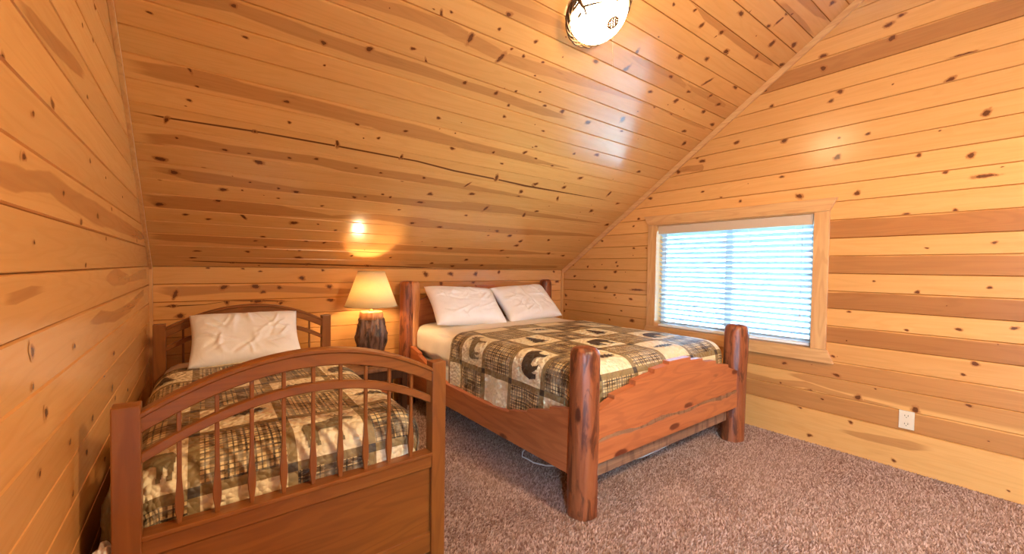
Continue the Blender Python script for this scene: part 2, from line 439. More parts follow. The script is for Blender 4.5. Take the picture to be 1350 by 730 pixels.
KNOTS = {
'L': [(1.115,1.622,0.0111,0), (1.419,1.634,0.013,0), (1.28,1.573,0.0074,0), (1.939,2.115,0.016,0), (1.893,1.993,0.0143,0), (1.743,1.963,0.0071,0), (1.803,1.774,0.0086,0), (1.837,1.586,0.0088,0), (1.215,1.472,0.0101,0), (1.507,1.441,0.0094,0), (1.271,1.308,0.0064,0), (1.696,1.382,0.012,0), (1.941,1.423,0.0125,0), (2.219,1.476,0.0097,0), (2.095,1.354,0.0091,0), (1.751,1.26,0.0099,0), (1.25,1.087,0.0126,0), (1.602,1.041,0.0079,0), (2.24,0.91,0.0131,0), (2.108,1.578,0.0061,0), (2.516,1.56,0.0074,0), (3.028,1.388,0.0113,0), (1.251,1.014,0.0059,0), (1.338,0.935,0.0119,0), (1.285,0.821,0.0087,0), (1.539,0.8,0.0086,0), (1.822,0.777,0.0143,0), (1.739,0.7,0.0099,0), (1.568,0.65,0.0077,0), (1.544,0.624,0.0054,0), (2.026,0.867,0.0088,0), (1.811,0.873,0.0077,0), (2.19,0.784,0.0143,0), (2.624,0.671,0.0097,0), (2.266,0.725,0.0099,0), (2.029,0.568,0.0088,0)],
'R': [(0.655,2.929,0.0189,0), (0.716,2.894,0.026,0), (0.696,2.8,0.026,0), (1.071,2.832,0.026,0), (1.067,2.742,0.026,0), (1.456,2.711,0.0249,0), (1.401,2.572,0.0202,0), (0.965,2.543,0.0226,0), (0.685,2.499,0.0069,0), (1.017,2.493,0.02,0), (0.425,2.435,0.0259,0), (0.368,2.566,0.0568,2), (0.276,2.196,0.0236,0), (0.803,2.208,0.0178,0), (0.961,2.218,0.0113,0), (1.305,2.279,0.026,0), (1.663,2.349,0.026,0), (0.967,2.083,0.026,0), (0.549,2.012,0.0166,0), (0.328,1.964,0.02,0), (0.43,1.884,0.0166,0), (0.272,1.835,0.0644,2), (0.207,1.875,0.0072,0), (1.315,2.004,0.0175,0), (1.958,2.251,0.026,0), (2.003,2.291,0.016,0), (1.948,1.976,0.0157,0), (1.194,1.838,0.026,0), (0.85,1.815,0.0214,0), (1.621,1.851,0.0158,0), (1.781,1.904,0.0121,0), (2.488,1.983,0.026,0), (2.188,2.194,0.0259,0), (0.497,1.427,0.0115,0), (0.225,1.45,0.0135,0), (0.744,1.213,0.0107,0), (0.532,1.151,0.0165,0), (0.234,1.193,0.0136,0), (0.576,0.904,0.0109,0), (0.349,0.938,0.0147,0), (0.14,0.972,0.0165,0), (0.383,1.65,0.015,0), (0.598,1.646,0.0171,0), (0.279,0.746,0.0202,0), (0.871,0.995,0.0124,0), (0.324,0.672,0.0143,0), (0.929,0.537,0.0257,0), (0.296,0.495,0.0158,0), (0.809,0.409,0.026,0), (1.087,0.386,0.0251,0), (0.522,0.407,0.0244,0), (1.009,0.344,0.0134,0), (0.84,0.228,0.0147,0), (0.613,0.048,0.0151,0), (1.081,0.057,0.0168,0), (0.134,0.06,0.0079,0), (1.259,0.56,0.0183,0), (0.955,0.669,0.0133,0), (1.144,0.249,0.0134,0), (1.28,0.402,0.01,0), (2.62,1.79,0.0202,0), (2.681,1.72,0.0166,0), (3.101,1.584,0.0216,0), (2.673,1.489,0.0145,0), (2.523,1.485,0.0098,0), (2.896,1.343,0.0157,0), (2.879,1.303,0.0156,0), (3.095,1.319,0.0096,0), (2.906,1.24,0.026,0), (3.308,1.293,0.0155,0), (3.545,1.316,0.0139,0), (3.514,1.177,0.0221,0), (3.199,1.065,0.0199,0), (3.038,1.061,0.026,0), (2.622,1.058,0.0813,2), (2.911,0.987,0.0181,0), (2.697,0.957,0.023,0), (3.661,0.937,0.026,0), (3.653,0.825,0.0174,0), (3.68,0.742,0.0146,0), (2.816,0.823,0.0153,0), (2.677,0.733,0.026,0), (2.971,0.71,0.0139,0)],
'B': [(0.05,1.237,0.0107,0), (0.264,1.234,0.0102,0), (0.376,1.214,0.0122,0), (0.828,1.226,0.0126,0), (0.67,1.161,0.0204,0), (0.144,1.094,0.0223,0), (0.344,1.097,0.0241,0), (0.508,1.086,0.0192,0), (0.395,1.055,0.0154,0), (0.881,1.087,0.0219,0), (-0.137,1.049,0.0219,1), (0.16,0.993,0.018,1), (0.362,0.985,0.0243,0), (0.518,0.97,0.0193,0), (0.891,0.973,0.0257,0), (-0.145,0.969,0.0174,0), (-0.11,0.896,0.0252,0), (1.767,1.195,0.026,0), (2.042,1.198,0.026,0), (2.341,1.199,0.0229,0), (2.644,1.22,0.0186,0), (1.935,1.106,0.026,1), (2.314,1.112,0.026,0), (3.529,1.111,0.026,0), (3.469,1.229,0.0166,0)],
'C': [(-0.154,1.832,0.0099,0), (0.119,1.969,0.014,0), (0.166,1.846,0.0117,0), (-0.033,1.619,0.0144,1), (-0.005,1.534,0.0085,0), (0.363,1.561,0.0142,0), (-0.036,1.445,0.0104,0), (0.473,1.932,0.0151,0), (0.677,1.973,0.0185,0), (0.878,2.049,0.0154,0), (0.498,1.82,0.0069,0), (-0.126,1.299,0.0139,1), (0.733,1.514,0.0121,0), (1.019,1.541,0.0149,0), (0.393,1.432,0.0107,0), (0.876,1.447,0.0118,0), (0.658,1.351,0.0177,1), (1.062,1.335,0.0139,1), (-0.161,1.029,0.026,0), (0.113,1.162,0.0143,0), (0.224,1.163,0.0096,0), (0.426,1.175,0.014,0), (0.568,1.199,0.0172,0), (0.277,1.109,0.0245,0), (-0.09,1.194,0.0073,0), (0.241,1.326,0.0103,0), (-0.108,0.94,0.0246,0), (0.021,1,0.0133,0), (0.247,0.931,0.0092,0), (0.4,0.905,0.0099,0), (0.502,0.889,0.0182,0), (0.808,1.176,0.0123,0), (0.975,1.166,0.0132,0), (1.145,1.124,0.0142,0), (0.866,0.902,0.0179,0), (0.938,0.919,0.0107,0), (1.05,0.963,0.011,0), (1.112,0.944,0.0113,0), (0.115,0.842,0.0201,0), (0.211,0.853,0.007,0), (0.41,0.813,0.0102,0), (0.68,0.78,0.0115,0), (1.22,0.818,0.0121,0), (-0.174,0.874,0.0097,0), (-0.185,0.658,0.0227,0), (0.092,0.738,0.0205,0), (-0.066,0.582,0.0155,0), (0.048,0.552,0.0164,0), (0.229,0.606,0.02,1), (0.531,0.573,0.026,0), (0.689,0.577,0.009,0), (0.822,0.52,0.0112,0), (0.976,0.557,0.0134,0), (0.361,0.394,0.0166,0), (0.319,0.341,0.0138,0), (0.643,0.365,0.0155,0), (0.386,0.273,0.0115,0), (0.772,0.355,0.0163,0), (-0.013,0.196,0.02,0), (0.28,0.206,0.0154,0), (0.622,0.145,0.026,0), (0.618,0.241,0.0126,0), (-0.035,0.112,0.0177,0), (0.199,0.06,0.0126,0), (0.366,0.024,0.009,0), (0.703,0.056,0.0135,0), (1.018,0.19,0.0147,0), (1.191,0.042,0.02,0), (1.356,0.178,0.0123,0), (0.99,2.288,0.0096,0), (0.949,2.251,0.017,1), (1.278,2.389,0.0165,0), (1.268,2.305,0.0108,0), (1.508,2.323,0.0133,0), (1.394,2.236,0.0104,0), (1.487,2.224,0.0108,0), (1.628,2.234,0.01,0), (1.141,2.208,0.0235,1), (1.36,2.167,0.026,1), (0.969,2.003,0.013,1), (1.23,1.96,0.0158,0), (1.452,1.959,0.0158,0), (1.631,2.143,0.0088,0), (1.571,2.009,0.0104,0), (1.733,2.057,0.0093,0), (1.833,1.98,0.0132,0), (1.993,1.982,0.0209,0), (1.58,1.905,0.0122,0), (1.598,1.822,0.0141,0), (1.955,1.797,0.0126,0), (2.266,1.962,0.026,0), (2.597,1.721,0.0226,0), (2.634,1.98,0.0151,0), (2.545,2.071,0.026,0), (1.97,2.36,0.0189,0), (2.212,2.504,0.0212,1), (2.23,2.398,0.0247,1), (1.179,1.688,0.0152,0), (1.37,1.484,0.0188,0), (1.684,1.524,0.0139,0), (1.933,1.585,0.0169,0), (1.988,1.658,0.0131,0), (2.062,1.554,0.0138,0), (2.371,1.676,0.0148,0), (1.731,2.304,0.0058,0), (1.811,1.441,0.0148,0), (2.26,1.52,0.0127,0), (2.641,1.455,0.026,0), (3.228,1.659,0.022,0), (3.138,1.348,0.026,1), (3.376,1.243,0.026,0), (3.126,1.084,0.026,0), (3.539,0.908,0.026,0), (2.592,1.177,0.02,1), (2.555,1.319,0.0241,0), (2.158,1.194,0.0218,0), (2.169,1.129,0.026,0), (2.239,1.302,0.026,0), (1.642,1.179,0.0178,1), (1.73,1.089,0.0233,0), (1.393,1.03,0.0246,0), (1.283,1.181,0.0147,0), (1.847,1.296,0.0248,1), (1.354,0.926,0.026,0), (1.945,0.945,0.026,1), (2.379,0.916,0.0236,1), (1.807,0.831,0.0147,0), (2.484,0.987,0.02,0), (1.638,0.651,0.026,0), (1.382,0.673,0.0226,0), (2.231,0.656,0.026,0), (2.415,0.606,0.026,0), (2.174,0.583,0.0123,0), (2.595,0.527,0.026,0), (2.595,0.452,0.0255,0), (2.941,0.576,0.0183,0), (1.875,0.351,0.026,0), (1.721,0.359,0.0201,0), (2.469,0.359,0.025,0), (2.613,0.246,0.0205,0), (3.123,0.342,0.026,0), (3.37,0.309,0.026,0), (2.14,0.175,0.026,0), (1.791,0.102,0.0214,0), (2.037,0.056,0.026,0), (2.373,0.077,0.0226,0), (2.744,2.973,0.026,0), (3.255,2.954,0.026,0), (3.066,3.012,0.017,0), (3.117,3.121,0.0192,0), (3.117,3.072,0.0214,1), (2.523,2.809,0.019,0), (2.726,2.839,0.0225,0), (2.203,2.815,0.0112,0), (2.569,2.609,0.026,0), (2.915,2.769,0.0244,0), (2.805,2.673,0.0193,0), (2.638,2.475,0.0191,0), (3.007,2.553,0.0254,1), (3.175,2.489,0.0226,1), (3.339,2.614,0.026,0), (2.919,2.438,0.0211,0), (3.346,2.453,0.024,0), (3.268,2.359,0.026,0), (2.578,2.329,0.0193,0), (2.883,2.345,0.024,0), (2.732,2.247,0.0181,0), (3.515,2.292,0.026,0), (3.42,2.053,0.026,0), (3.479,3.025,0.026,0), (3.57,2.893,0.026,0), (3.234,2.846,0.0213,0), (3.424,3.317,0.0254,0), (2.959,2.246,0.0167,0), (3.273,2.154,0.0249,0)],
}

STREAKS = [
('C',1,[(-0.152,1.936,0.0222), (-0.057,1.94,0.0229), (0.118,1.964,0.0239), (0.309,1.957,0.0308), (0.471,1.946,0.0305), (0.685,1.944,0.0291), (0.938,1.953,0.0273)]),
('C',1,[(0.683,1.963,0.0253), (0.902,1.94,0.0273), (1.236,1.949,0.0242), (1.463,1.949,0.0256), (1.866,1.937,0.0283), (2.097,1.945,0.0098)]),
('C',1,[(-0.254,1.559,0.0287), (-0.026,1.573,0.0404), (0.362,1.566,0.0415), (0.722,1.558,0.0429), (1.088,1.556,0.0419)]),
('C',1,[(0.636,1.557,0.0375), (1.019,1.546,0.0415), (1.481,1.53,0.0335), (1.96,1.535,0.0327), (2.197,1.529,0.0129)]),
('C',2,[(-0.253,1.317,0.0054), (-0.126,1.313,0.0085), (0.244,1.327,0.0094), (0.673,1.327,0.0105), (1.178,1.32,0.0098)]),
('C',2,[(0.923,1.307,0.0094), (1.479,1.292,0.0128), (1.871,1.28,0.0115), (2.159,1.264,0.0147), (3.21,1.251,0.0088)]),
('C',1,[(-0.258,1.154,0.0272), (-0.068,1.181,0.0346), (0.112,1.17,0.0299), (0.563,1.188,0.0332)]),
('C',1,[(0.571,1.183,0.0296), (0.965,1.157,0.0411), (1.238,1.161,0.0391)]),
('C',1,[(0.975,1.129,0.0377), (1.303,1.149,0.0399), (1.664,1.136,0.0431), (2.21,1.116,0.0373), (2.733,1.074,0.0178)]),
('C',1,[(-0.179,0.96,0.007), (-0.108,0.94,0.0288), (0.082,0.914,0.0499), (0.25,0.897,0.0504), (0.507,0.881,0.0475), (0.864,0.897,0.0463), (1.333,0.911,0.0404)]),
('C',1,[(1.031,0.941,0.0375), (1.357,0.918,0.0505), (1.941,0.953,0.0497), (2.381,0.94,0.0299), (3.183,0.923,0.0136)]),
('C',1,[(-0.251,0.717,0.0197), (-0.184,0.678,0.0532), (0.093,0.691,0.0566), (0.397,0.691,0.0512), (0.76,0.668,0.0153)]),
('C',1,[(1.097,0.717,0.0398), (1.632,0.666,0.0539), (2.225,0.666,0.0495), (3.314,0.701,0.0228)]),
('C',1,[(-0.256,0.338,0.0337), (0.032,0.34,0.0411), (0.321,0.325,0.0495), (0.744,0.329,0.0477), (1.55,0.338,0.0478)]),
('C',1,[(1.214,0.32,0.0391), (1.88,0.34,0.0504), (2.489,0.327,0.0475), (2.993,0.33,0.017)]),
('C',2,[(-0.119,0.075,0.0056), (0.197,0.06,0.0121), (0.708,0.05,0.0167), (1.668,0.026,0.0159)]),
('C',1,[(1.503,0.066,0.0114), (2.037,0.056,0.0414), (2.665,0.053,0.0452), (3.515,0.071,0.02)]),
('C',1,[(0.501,2.169,0.0185), (0.75,2.201,0.0293), (0.961,2.208,0.031), (1.138,2.2,0.0328), (1.358,2.178,0.0307), (1.622,2.188,0.035), (2.073,2.223,0.0271), (2.598,2.257,0.0089)]),
('C',1,[(1.126,2.425,0.0146), (1.29,2.434,0.019), (1.498,2.448,0.0248), (1.666,2.453,0.0124)]),
('C',1,[(2.239,2.887,0.0081), (2.378,2.877,0.0127), (2.507,2.858,0.0177), (2.585,2.852,0.0057)]),
('C',1,[(2.742,2.845,0.0071), (2.96,2.855,0.0221), (3.225,2.854,0.0208), (3.536,2.869,0.0136)]),
('C',1,[(2.95,3.143,0.0111), (3.335,3.142,0.0152), (3.584,3.131,0.0129)]),
('C',1,[(3.111,3.227,0.0264), (3.382,3.241,0.0276), (3.598,3.265,0.0188)]),
('C',1,[(2.743,2.469,0.0096), (3.218,2.47,0.0264), (3.508,2.462,0.0112)]),
('C',1,[(2.336,2.474,0.0205), (2.623,2.486,0.0278), (2.917,2.452,0.0101)]),
('C',1,[(2.802,2.263,0.0151), (3.089,2.253,0.032), (3.542,2.246,0.0174)]),
('B',1,[(-0.256,1.09,0.0157), (-0.137,1.068,0.0353), (0.17,1.081,0.0239), (0.469,1.079,0.0253), (0.988,1.045,0.0238)]),
('B',2,[(-0.257,0.965,0.0094), (-0.147,0.968,0.008), (0.033,0.971,0.0033)]),
('B',2,[(0.073,0.991,0.0034), (0.17,0.996,0.0086), (0.375,0.988,0.0089), (0.631,0.97,0.0037)]),
('B',1,[(1.677,1.098,0.0398), (2.012,1.082,0.0511), (2.576,1.074,0.0452), (3.239,1.069,0.0273)]),
('R',1,[(2.306,2.206,0.0109), (2.104,2.21,0.026), (1.956,2.191,0.0303), (1.938,2.192,0.0075)]),
('R',1,[(1.591,0.401,0.0349), (1.324,0.401,0.0229), (1.115,0.426,0.0218), (0.961,0.402,0.0209), (0.797,0.393,0.0143)]),
('R',1,[(1.558,0.383,0.0052), (1.251,0.378,0.0129), (0.924,0.345,0.0118)]),
('R',1,[(0.932,0.152,0.0064), (0.747,0.156,0.0243), (0.548,0.172,0.0286), (0.39,0.189,0.0054)]),
('L',1,[(1.076,1.2,0.0096), (1.163,1.201,0.0125), (1.252,1.208,0.0116), (1.379,1.21,0.0047)]),
('L',1,[(1.109,1.419,0.0226), (1.173,1.423,0.0266), (1.23,1.427,0.0205), (1.278,1.427,0.0054)]),
('L',1,[(1.39,1.45,0.0237), (1.502,1.441,0.0292), (1.667,1.435,0.0293), (1.924,1.43,0.0345), (2.29,1.429,0.0314), (3.204,1.425,0.0241)]),
('L',1,[(2.277,1.21,0.0374), (2.564,1.196,0.026), (2.74,1.188,0.0127), (3.061,1.196,0.0229), (3.556,1.201,0.0336)]),
('L',1,[(1.985,1.08,0.0214), (2.267,1.054,0.0207), (2.731,1.051,0.0228), (3.39,1.092,0.0192)]),
('L',1,[(1.146,1.745,0.0108), (1.27,1.768,0.0142), (1.431,1.781,0.0199), (1.595,1.804,0.0226), (1.792,1.829,0.0107)]),
('R',1,[(0.967,0.481,0.045), (0.599,0.478,0.0579), (0.092,0.472,0.0614)]),
]

def merge_streaks(src):
    out = []
    src = [(a, l, sorted(p)) for a, l, p in src]
    for sf, lev, pl in src:
        for o in out:
            if o[0] == sf and o[1] == lev and abs(o[2][-1][1]-pl[0][1]) < .05 and -.7 < pl[0][0]-o[2][-1][0] < .35 and pl[-1][0] > o[2][-1][0]:
                keep = o[2][:-1] if o[2][-1][2] < .012 and lev == 1 else o[2]
                o[2] = keep+[p for p in pl[(1 if pl[0][2] < .012 else 0):] if p[0] > keep[-1][0]+.05]; break
        else: out.append([sf, lev, list(pl)])
    for o in out:
        if o[0] in 'CB' and o[2][0][0] < -.12: o[2][0] = (-L+.002,)+tuple(o[2][0][1:])
        else:
            a = o[2][0]
            if a[2] > .012: o[2].insert(0, (a[0]-.22, a[1], .002))
        a = o[2][-1]
        if a[2] > .012 and a[0] < R-.3: o[2].append((a[0]+.3, a[1], .002))
    return out
STREAKS = merge_streaks(STREAKS)
KN = {k: list(v) for k, v in KNOTS.items()}
# knots of boards the photograph does not show (or shows too faintly)
for _ in range(60): KN['C'].append((random.uniform(0, 3.5), random.uniform(2.75, 4.05), random.uniform(.006, .016), random.choice((0, 0, 1))))
for _ in range(70): KN['R'].append((random.uniform(-3, .05), random.uniform(.05, 3.), random.uniform(.006, .02), 0))
for _ in range(70): KN['L'].append((random.uniform(-3, .9), random.uniform(.05, 3.), random.uniform(.006, .02), 0))
for _ in range(10): KN['L'].append((random.uniform(1.6, 3.6), random.uniform(.05, .9), random.uniform(.006, .014), 0))
for _ in range(16): KN['B'].append((random.uniform(-.2, 3.5), random.uniform(.1, 1.), random.uniform(.006, .016), 0))
for _ in range(34): KN['R'].append((random.uniform(.1, 3.6), random.uniform(.3, 2.3), random.uniform(.004, .007), 0))
for _ in range(50): KN['C'].append((random.uniform(-.1, 3.5), random.uniform(.2, 2.7), random.uniform(.004, .007), 0))
KN['F'] = [(random.uniform(-.2, 3.5), random.uniform(.1, 1.2), random.uniform(.006, .02), 0) for _ in range(40)]
KN['G'] = [(random.uniform(-.2, 3.5), random.uniform(.1, 4.), random.uniform(.006, .02), 0) for _ in range(150)]
FR = {  # surface -> origin, along, across, normal into the room
 'B': ((0, D, 0), (1, 0, 0), (0, 0, 1), (0, -1, 0)), 'F': ((0, YF, 0), (1, 0, 0), (0, 0, 1), (0, 1, 0)),
 'R': ((R, 0, 0), (0, 1, 0), (0, 0, 1), (-1, 0, 0)), 'L': ((-L, 0, 0), (0, 1, 0), (0, 0, 1), (1, 0, 0)),
 'C': ((0, D, K), (1, 0, 0), (0, -1/NS, S/NS), (0, -S/NS, -1/NS)), 'G': ((0, YF, K), (1, 0, 0), (0, 1/NS, S/NS), (0, S/NS, -1/NS))}
PR = [(0, -.014), (0, -.0048), (.0034, 0), (1, 0), (1.001, -.0048), (1.001, -.014)]
def plank(sf, parent, v0, v1, ua, ub, tone=0., wob=True, proud=0., name='plank'):
    """one board; ua, ub = (end at v0, end at v1)"""
    O, U, V, Nn = [Vector(t) for t in FR[sf]]; flip = U.cross(V).dot(Nn) < 0
    w = v1-v0; prof = [(0, -.014), (.0012, -.006), (.0040, 0), (w-.0040, 0), (w-.0012, -.006), (w, -.014)]
    mb = MB(); vs = []; uv = []; ed = []
    du, dn = random.uniform(0, 9), random.uniform(-.0006, .0006)+proud
    for e in (0, 1):
        for (a, h) in prof:
            t = a/w; u = (ua[0]+(ua[1]-ua[0])*t) if e == 0 else (ub[0]+(ub[1]-ub[0])*t)
            vs.append(O+U*u+V*(v0+a)+Nn*(h+dn)); uv.append((u+du, v0+a)); ed.append(min(1, max(0, 1-a/w)) if tone >= 0 else a/w)
    fs = [(i, i+6, i+7, i+1) for i in range(5)]+[(0, 1, 2, 3, 4, 5), (11, 10, 9, 8, 7, 6)]
    if not flip: fs = [f[::-1] for f in fs]
    mb.add(vs, fs, 0, uv, edge=ed, knot=[0]*12, heart=[0]*12)
    lo, hi = v0+.0042, v1-.0042
    def inside(u, v): 
        t = (v-v0)/w; return ua[0]+(ua[1]-ua[0])*t+.004 < u < ub[0]+(ub[1]-ub[0])*t-.004
    lift = dn+.0005
    for (s2, lev, pl) in STREAKS:
        if s2 != sf: continue
        vm = sum(p[1] for p in pl)/len(pl)
        if not (v0 <= vm < v1): continue
        # resample
        rs = []
        for i in range(len(pl)-1):
            n_ = max(1, int(abs(pl[i+1][0]-pl[i][0])/.09))
            for k_ in range(n_):
                t = k_/n_; rs.append([pl[i][j]+(pl[i+1][j]-pl[i][j])*t for j in range(3)])
        rs.append(list(pl[-1]))
        V_ = []; U_ = []; HE = []
        for i, (u, v, hw) in enumerate(rs):
            u = min(max(u, min(ua)+.004), max(ub)-.004); hw *= (.6 if lev == 2 else 1)
            tip = .0 if i in (0, len(rs)-1) else 1.
            for k_, (q, a) in enumerate(((-1.25, 0), (-.8, 1), (0, 1), (.8, 1), (1.25, 0))):
                vv = min(max(v+q*hw, lo), hi)
                aa = lev*tip if (abs(q) < 1 or vv in (lo, hi)) else 0
                if q in (-1.25, 1.25) and vv not in (lo, hi): aa = 0
                V_.append(O+U*u+V*vv+Nn*lift); U_.append((u+du, vv)); HE.append(aa)
        F_ = []
        for i in range(len(rs)-1):
            for k_ in range(4):
                a = i*5+k_; f = (a, a+5, a+6, a+1); F_.append(f if flip is True else f[::-1])
        mb.add(V_, F_, 0, U_, heart=HE, knot=[0]*len(V_), edge=[1-(q_[1]-v0)/w for q_ in U_])
        lift += .0002
    mine = [(lev, pl) for s2, lev, pl in STREAKS if s2 == sf and v0 <= sum(p[1] for p in pl)/len(pl) < v1]
    def heart_at(u, v):
        best = 0
        for lev, pl in mine:
            for p, q in zip(pl[:-1], pl[1:]):
                if p[0] <= u <= q[0] and q[0] > p[0]:
                    t = (u-p[0])/(q[0]-p[0]); c, h_ = p[1]+(q[1]-p[1])*t, p[2]+(q[2]-p[2])*t
                    d = abs(v-c)/max(h_, 1e-4); best = max(best, lev*max(0, min(1, (1.25-d)/.45)))
        return best
    for (u, v, r, k) in KN[sf]:
        if not (v0 <= v < v1) or not inside(u, v): continue
        r *= {'R': .85, 'C': .92}.get(sf, 1.); asp = {0: random.uniform(.55, .9), 1: 1.9, 2: .16}[k]
        ru, rv = (r, r*asp) if k != 1 else (r*.6, r*1.5)
        sk = random.uniform(-.5, .5) if k == 1 else 0
        lft = lift+.0003+random.random()*.0002
        n_ = 12; V_ = [(u, v)]; KA = [1.]; ph = random.random()*6
        for ring, att in ((.5, .58), (1., .35), (1.9, 0.)):
            for t in range(n_):
                a = t*2*PI/n_; rr = ring*(1+.16*math.sin(2*a+ph)+.1*math.sin(3*a+2*ph))
                V_.append((u+rr*ru*math.cos(a)+sk*rr*rv*math.sin(a), v+rr*rv*math.sin(a))); KA.append(att)
        P_ = []; UU = []; HH = []; EE = []
        for (a, b_) in V_:
            b_ = min(max(b_, lo), hi); t_ = (b_-v0)/w
            a = min(max(a, ua[0]+(ua[1]-ua[0])*t_), ub[0]+(ub[1]-ub[0])*t_)
            P_.append(O+U*a+V*b_+Nn*lft); UU.append((a+du, b_)); HH.append(heart_at(a, b_)); EE.append(1-(b_-v0)/w)
        F_ = [(0, 1+t, 1+(t+1) % n_) for t in range(n_)]
        for q in range(2):
            for t in range(n_):
                a = 1+q*n_; F_.append((a+t, a+n_+t, a+n_+(t+1) % n_, a+(t+1) % n_))
        if flip: F_ = [f[::-1] for f in F_]
        mb.add(P_, F_, 0, UU, knot=KA, edge=EE, heart=HH)
    o = mb.build(name, PINE, parent); o.color = (abs(tone), 0, 0, 1)
    return o

def gab(v):   # gable ends at height v
    return (YF if v < K else YF+(v-K)/S), (D if v < K else D-(v-K)/S)
NSEAM = [.385, .51, .63, .765, .885, 1.01, 1.135, 1.26, 1.385, 1.51, 1.64, 1.77, 1.895, 2.03, 2.16, 2.295, 2.425, 2.56, 2.69, 2.82]
while NSEAM[-1] < H-.12: NSEAM.append(NSEAM[-1]+.13)
NSEAM.append(H)
rs_ = [.255]+NSEAM
TONE = {.255: .8, .385: .0, .51: .75, .63: .35, .765: .95, .885: 0, 1.01: .95, 1.135: 0, 1.26: .85, 1.385: 0, 1.51: .95, 2.69: .8}
for a, b in zip(rs_[:-1], rs_[1:]):
    ya, yb = gab(a); yc, yd = gab(b)
    tn = TONE.get(a, random.choice((0, 0, 0, .12)))
    if b > WZ0-.03 and a < WZ1+.05:                          # boards cut by the window
        plank('R', WR, a, b, (ya, yc), (WY0-.03,)*2, tn)
        plank('R', WR, a, b, (WY1+.03,)*2, (yb, yd), tn if tn < .3 else 0.08)
    else: plank('R', WR, a, b, (ya, yc), (yb, yd), tn)
plank('R', WR, 0, .255, (YF, YF), (D, D), 0, proud=.006)
ls_ = [.0]
while ls_[-1] < H-.13: ls_.append(ls_[-1]+.1246)
ls_.append(H)
for a, b in zip(ls_[:-1], ls_[1:]):
    ya, yb = gab(a); yc, yd = gab(b)
    if a < DZ+.04:
        plank('L', WL, a, b, (ya, yc), (DY0-.03,)*2, 0); plank('L', WL, a, b, (DY1+.03,)*2, (yb, yd), random.choice((0, 0, .1)))
    else: plank('L', WL, a, b, (ya, yc), (yb, yd), random.choice((0, 0, .1)))
for sf, par in (('B', WB), ('F', WF)):
    for i in range(10): plank(sf, par, i*K/10, (i+1)*K/10, (-L, -L), (R, R), random.choice((0, 0, .1, .2)))
SL = (D-YR)*NS; nb = 33
CT = {8: .15, 14: .25, 16: .3, 19: .4, 20: .2, 17: .25}
for sf in ('C', 'G'):
    for i in range(nb): plank(sf, CE, i*SL/nb, (i+1)*SL/nb, (-L, -L), (R, R), CT.get(i, random.choice((0, 0, 0, .08))))


# trims along the slopes and corners
def slope_trim(name, x, dx, w, sgn=1):
    e = D if sgn > 0 else YF
    a = Vector((0, -sgn/NS, S/NS)); n = Vector((0, -sgn*S/NS, -1/NS)); P0 = Vector((0, e, K)); P1 = Vector((0, YR, H))
    bm = bmesh.new(); q = []
    for xx in (x, x+dx): q.append([bm.verts.new(Vector((xx, 0, 0))+p) for p in (P0, P1, P1+n*w, P0+n*w+a*w*.33)])
    A, B = q; bm.faces.new(A); bm.faces.new(B[::-1])
    for i in range(4): bm.faces.new((A[i], B[i], B[(i+1) % 4], A[(i+1) % 4]))
    bmesh.ops.bevel(bm, geom=bm.edges[:], offset=.003, segments=2, affect='EDGES')
    return bmobj(name, bm, TRIM)
struct(slope_trim('trim_1', R-.016, .018, .048), 'pale trim strip up the slope between ceiling and right gable', 'trim')
struct(slope_trim('trim_2', -L-.002, .018, .036), 'pale trim strip up the slope between ceiling and left gable', 'trim')
struct(box('trim_3', R-.024, R+.001, D-.024, D+.001, 0, K-.01, TRIMZ), 'upright corner trim right of the log headboard', 'trim')
struct(box('trim_4', -L-.001, -L+.018, D-.03, D+.001, 0, K-.01, TRIMZ), 'upright corner trim left of the single headboard', 'trim')
struct(slope_trim('trim_5', R-.016, .018, .048, -1), 'trim strip on the far slope of the right gable behind the camera', 'trim')
struct(slope_trim('trim_6', -L-.002, .018, .036, -1), 'trim strip on the far slope of the left gable behind the camera', 'trim')
bm = bmesh.new()
bm_box(bm, -L-.15, -L+.02, DY0-.09, DY0, 0, DZ+.09, .003); bm_box(bm, -L-.15, -L+.02, DY1, DY1+.09, 0, DZ+.09, .003); bm_box(bm, -L-.15, -L+.0185, DY0, DY1, DZ, DZ+.09, .003)
struct(bmobj('trim_7', bm, TRIMZ), 'casing of the added unseen doorway in the left gable behind the camera', 'trim')

# window
win = bpy.data.objects.new('window_1', None); COL.objects.link(win); win.location = (0, 0, 0)
struct(win, 'window with pale pine casing in the right gable wall', 'window')
XI = R-.02
prism('casing', [(WY1+.095, WZ1+.006), (WY1+.14, WZ1+.098), (WY0-.135, WZ1+.098), (WY0-.092, WZ1+.006)], 'x', XI, R+.003, TRIM, win, .003)
prism('casing', [(WY1+.095, WZ0+.004), (WY1+.135, WZ0-.09), (WY0-.14, WZ0-.09), (WY0-.10, WZ0+.004)], 'x', XI-.002, R+.003, TRIM, win, .003)
prism('casing', [(WY0-.092, WZ0+.005), (WY0+.002, WZ0+.005), (WY0+.002, WZ1+.005), (WY0-.092, WZ1+.005)], 'x', XI+.003, R+.003, TRIMZ, win, .003)
prism('casing', [(WY1-.002, WZ0+.005), (WY1+.092, WZ0+.005), (WY1+.092, WZ1+.005), (WY1-.002, WZ1+.005)], 'x', XI+.003, R+.003, TRIMZ, win, .003)
for n_, y0, y1, z0, z1, mt in (('jamb', WY0-.012, WY0+.003, WZ0, WZ1, TRIMZ), ('jamb', WY1-.003, WY1+.012, WZ0, WZ1, TRIMZ), ('jamb', WY0, WY1, WZ1-.003, WZ1+.012, TRIM), ('sill', WY0, WY1, WZ0-.012, WZ0+.003, TRIM)):
    box(n_, R-.004, R+.12, y0, y1, z0, z1, mt, win, 0)
sash = []
bm = bmesh.new(); XS = R+.092
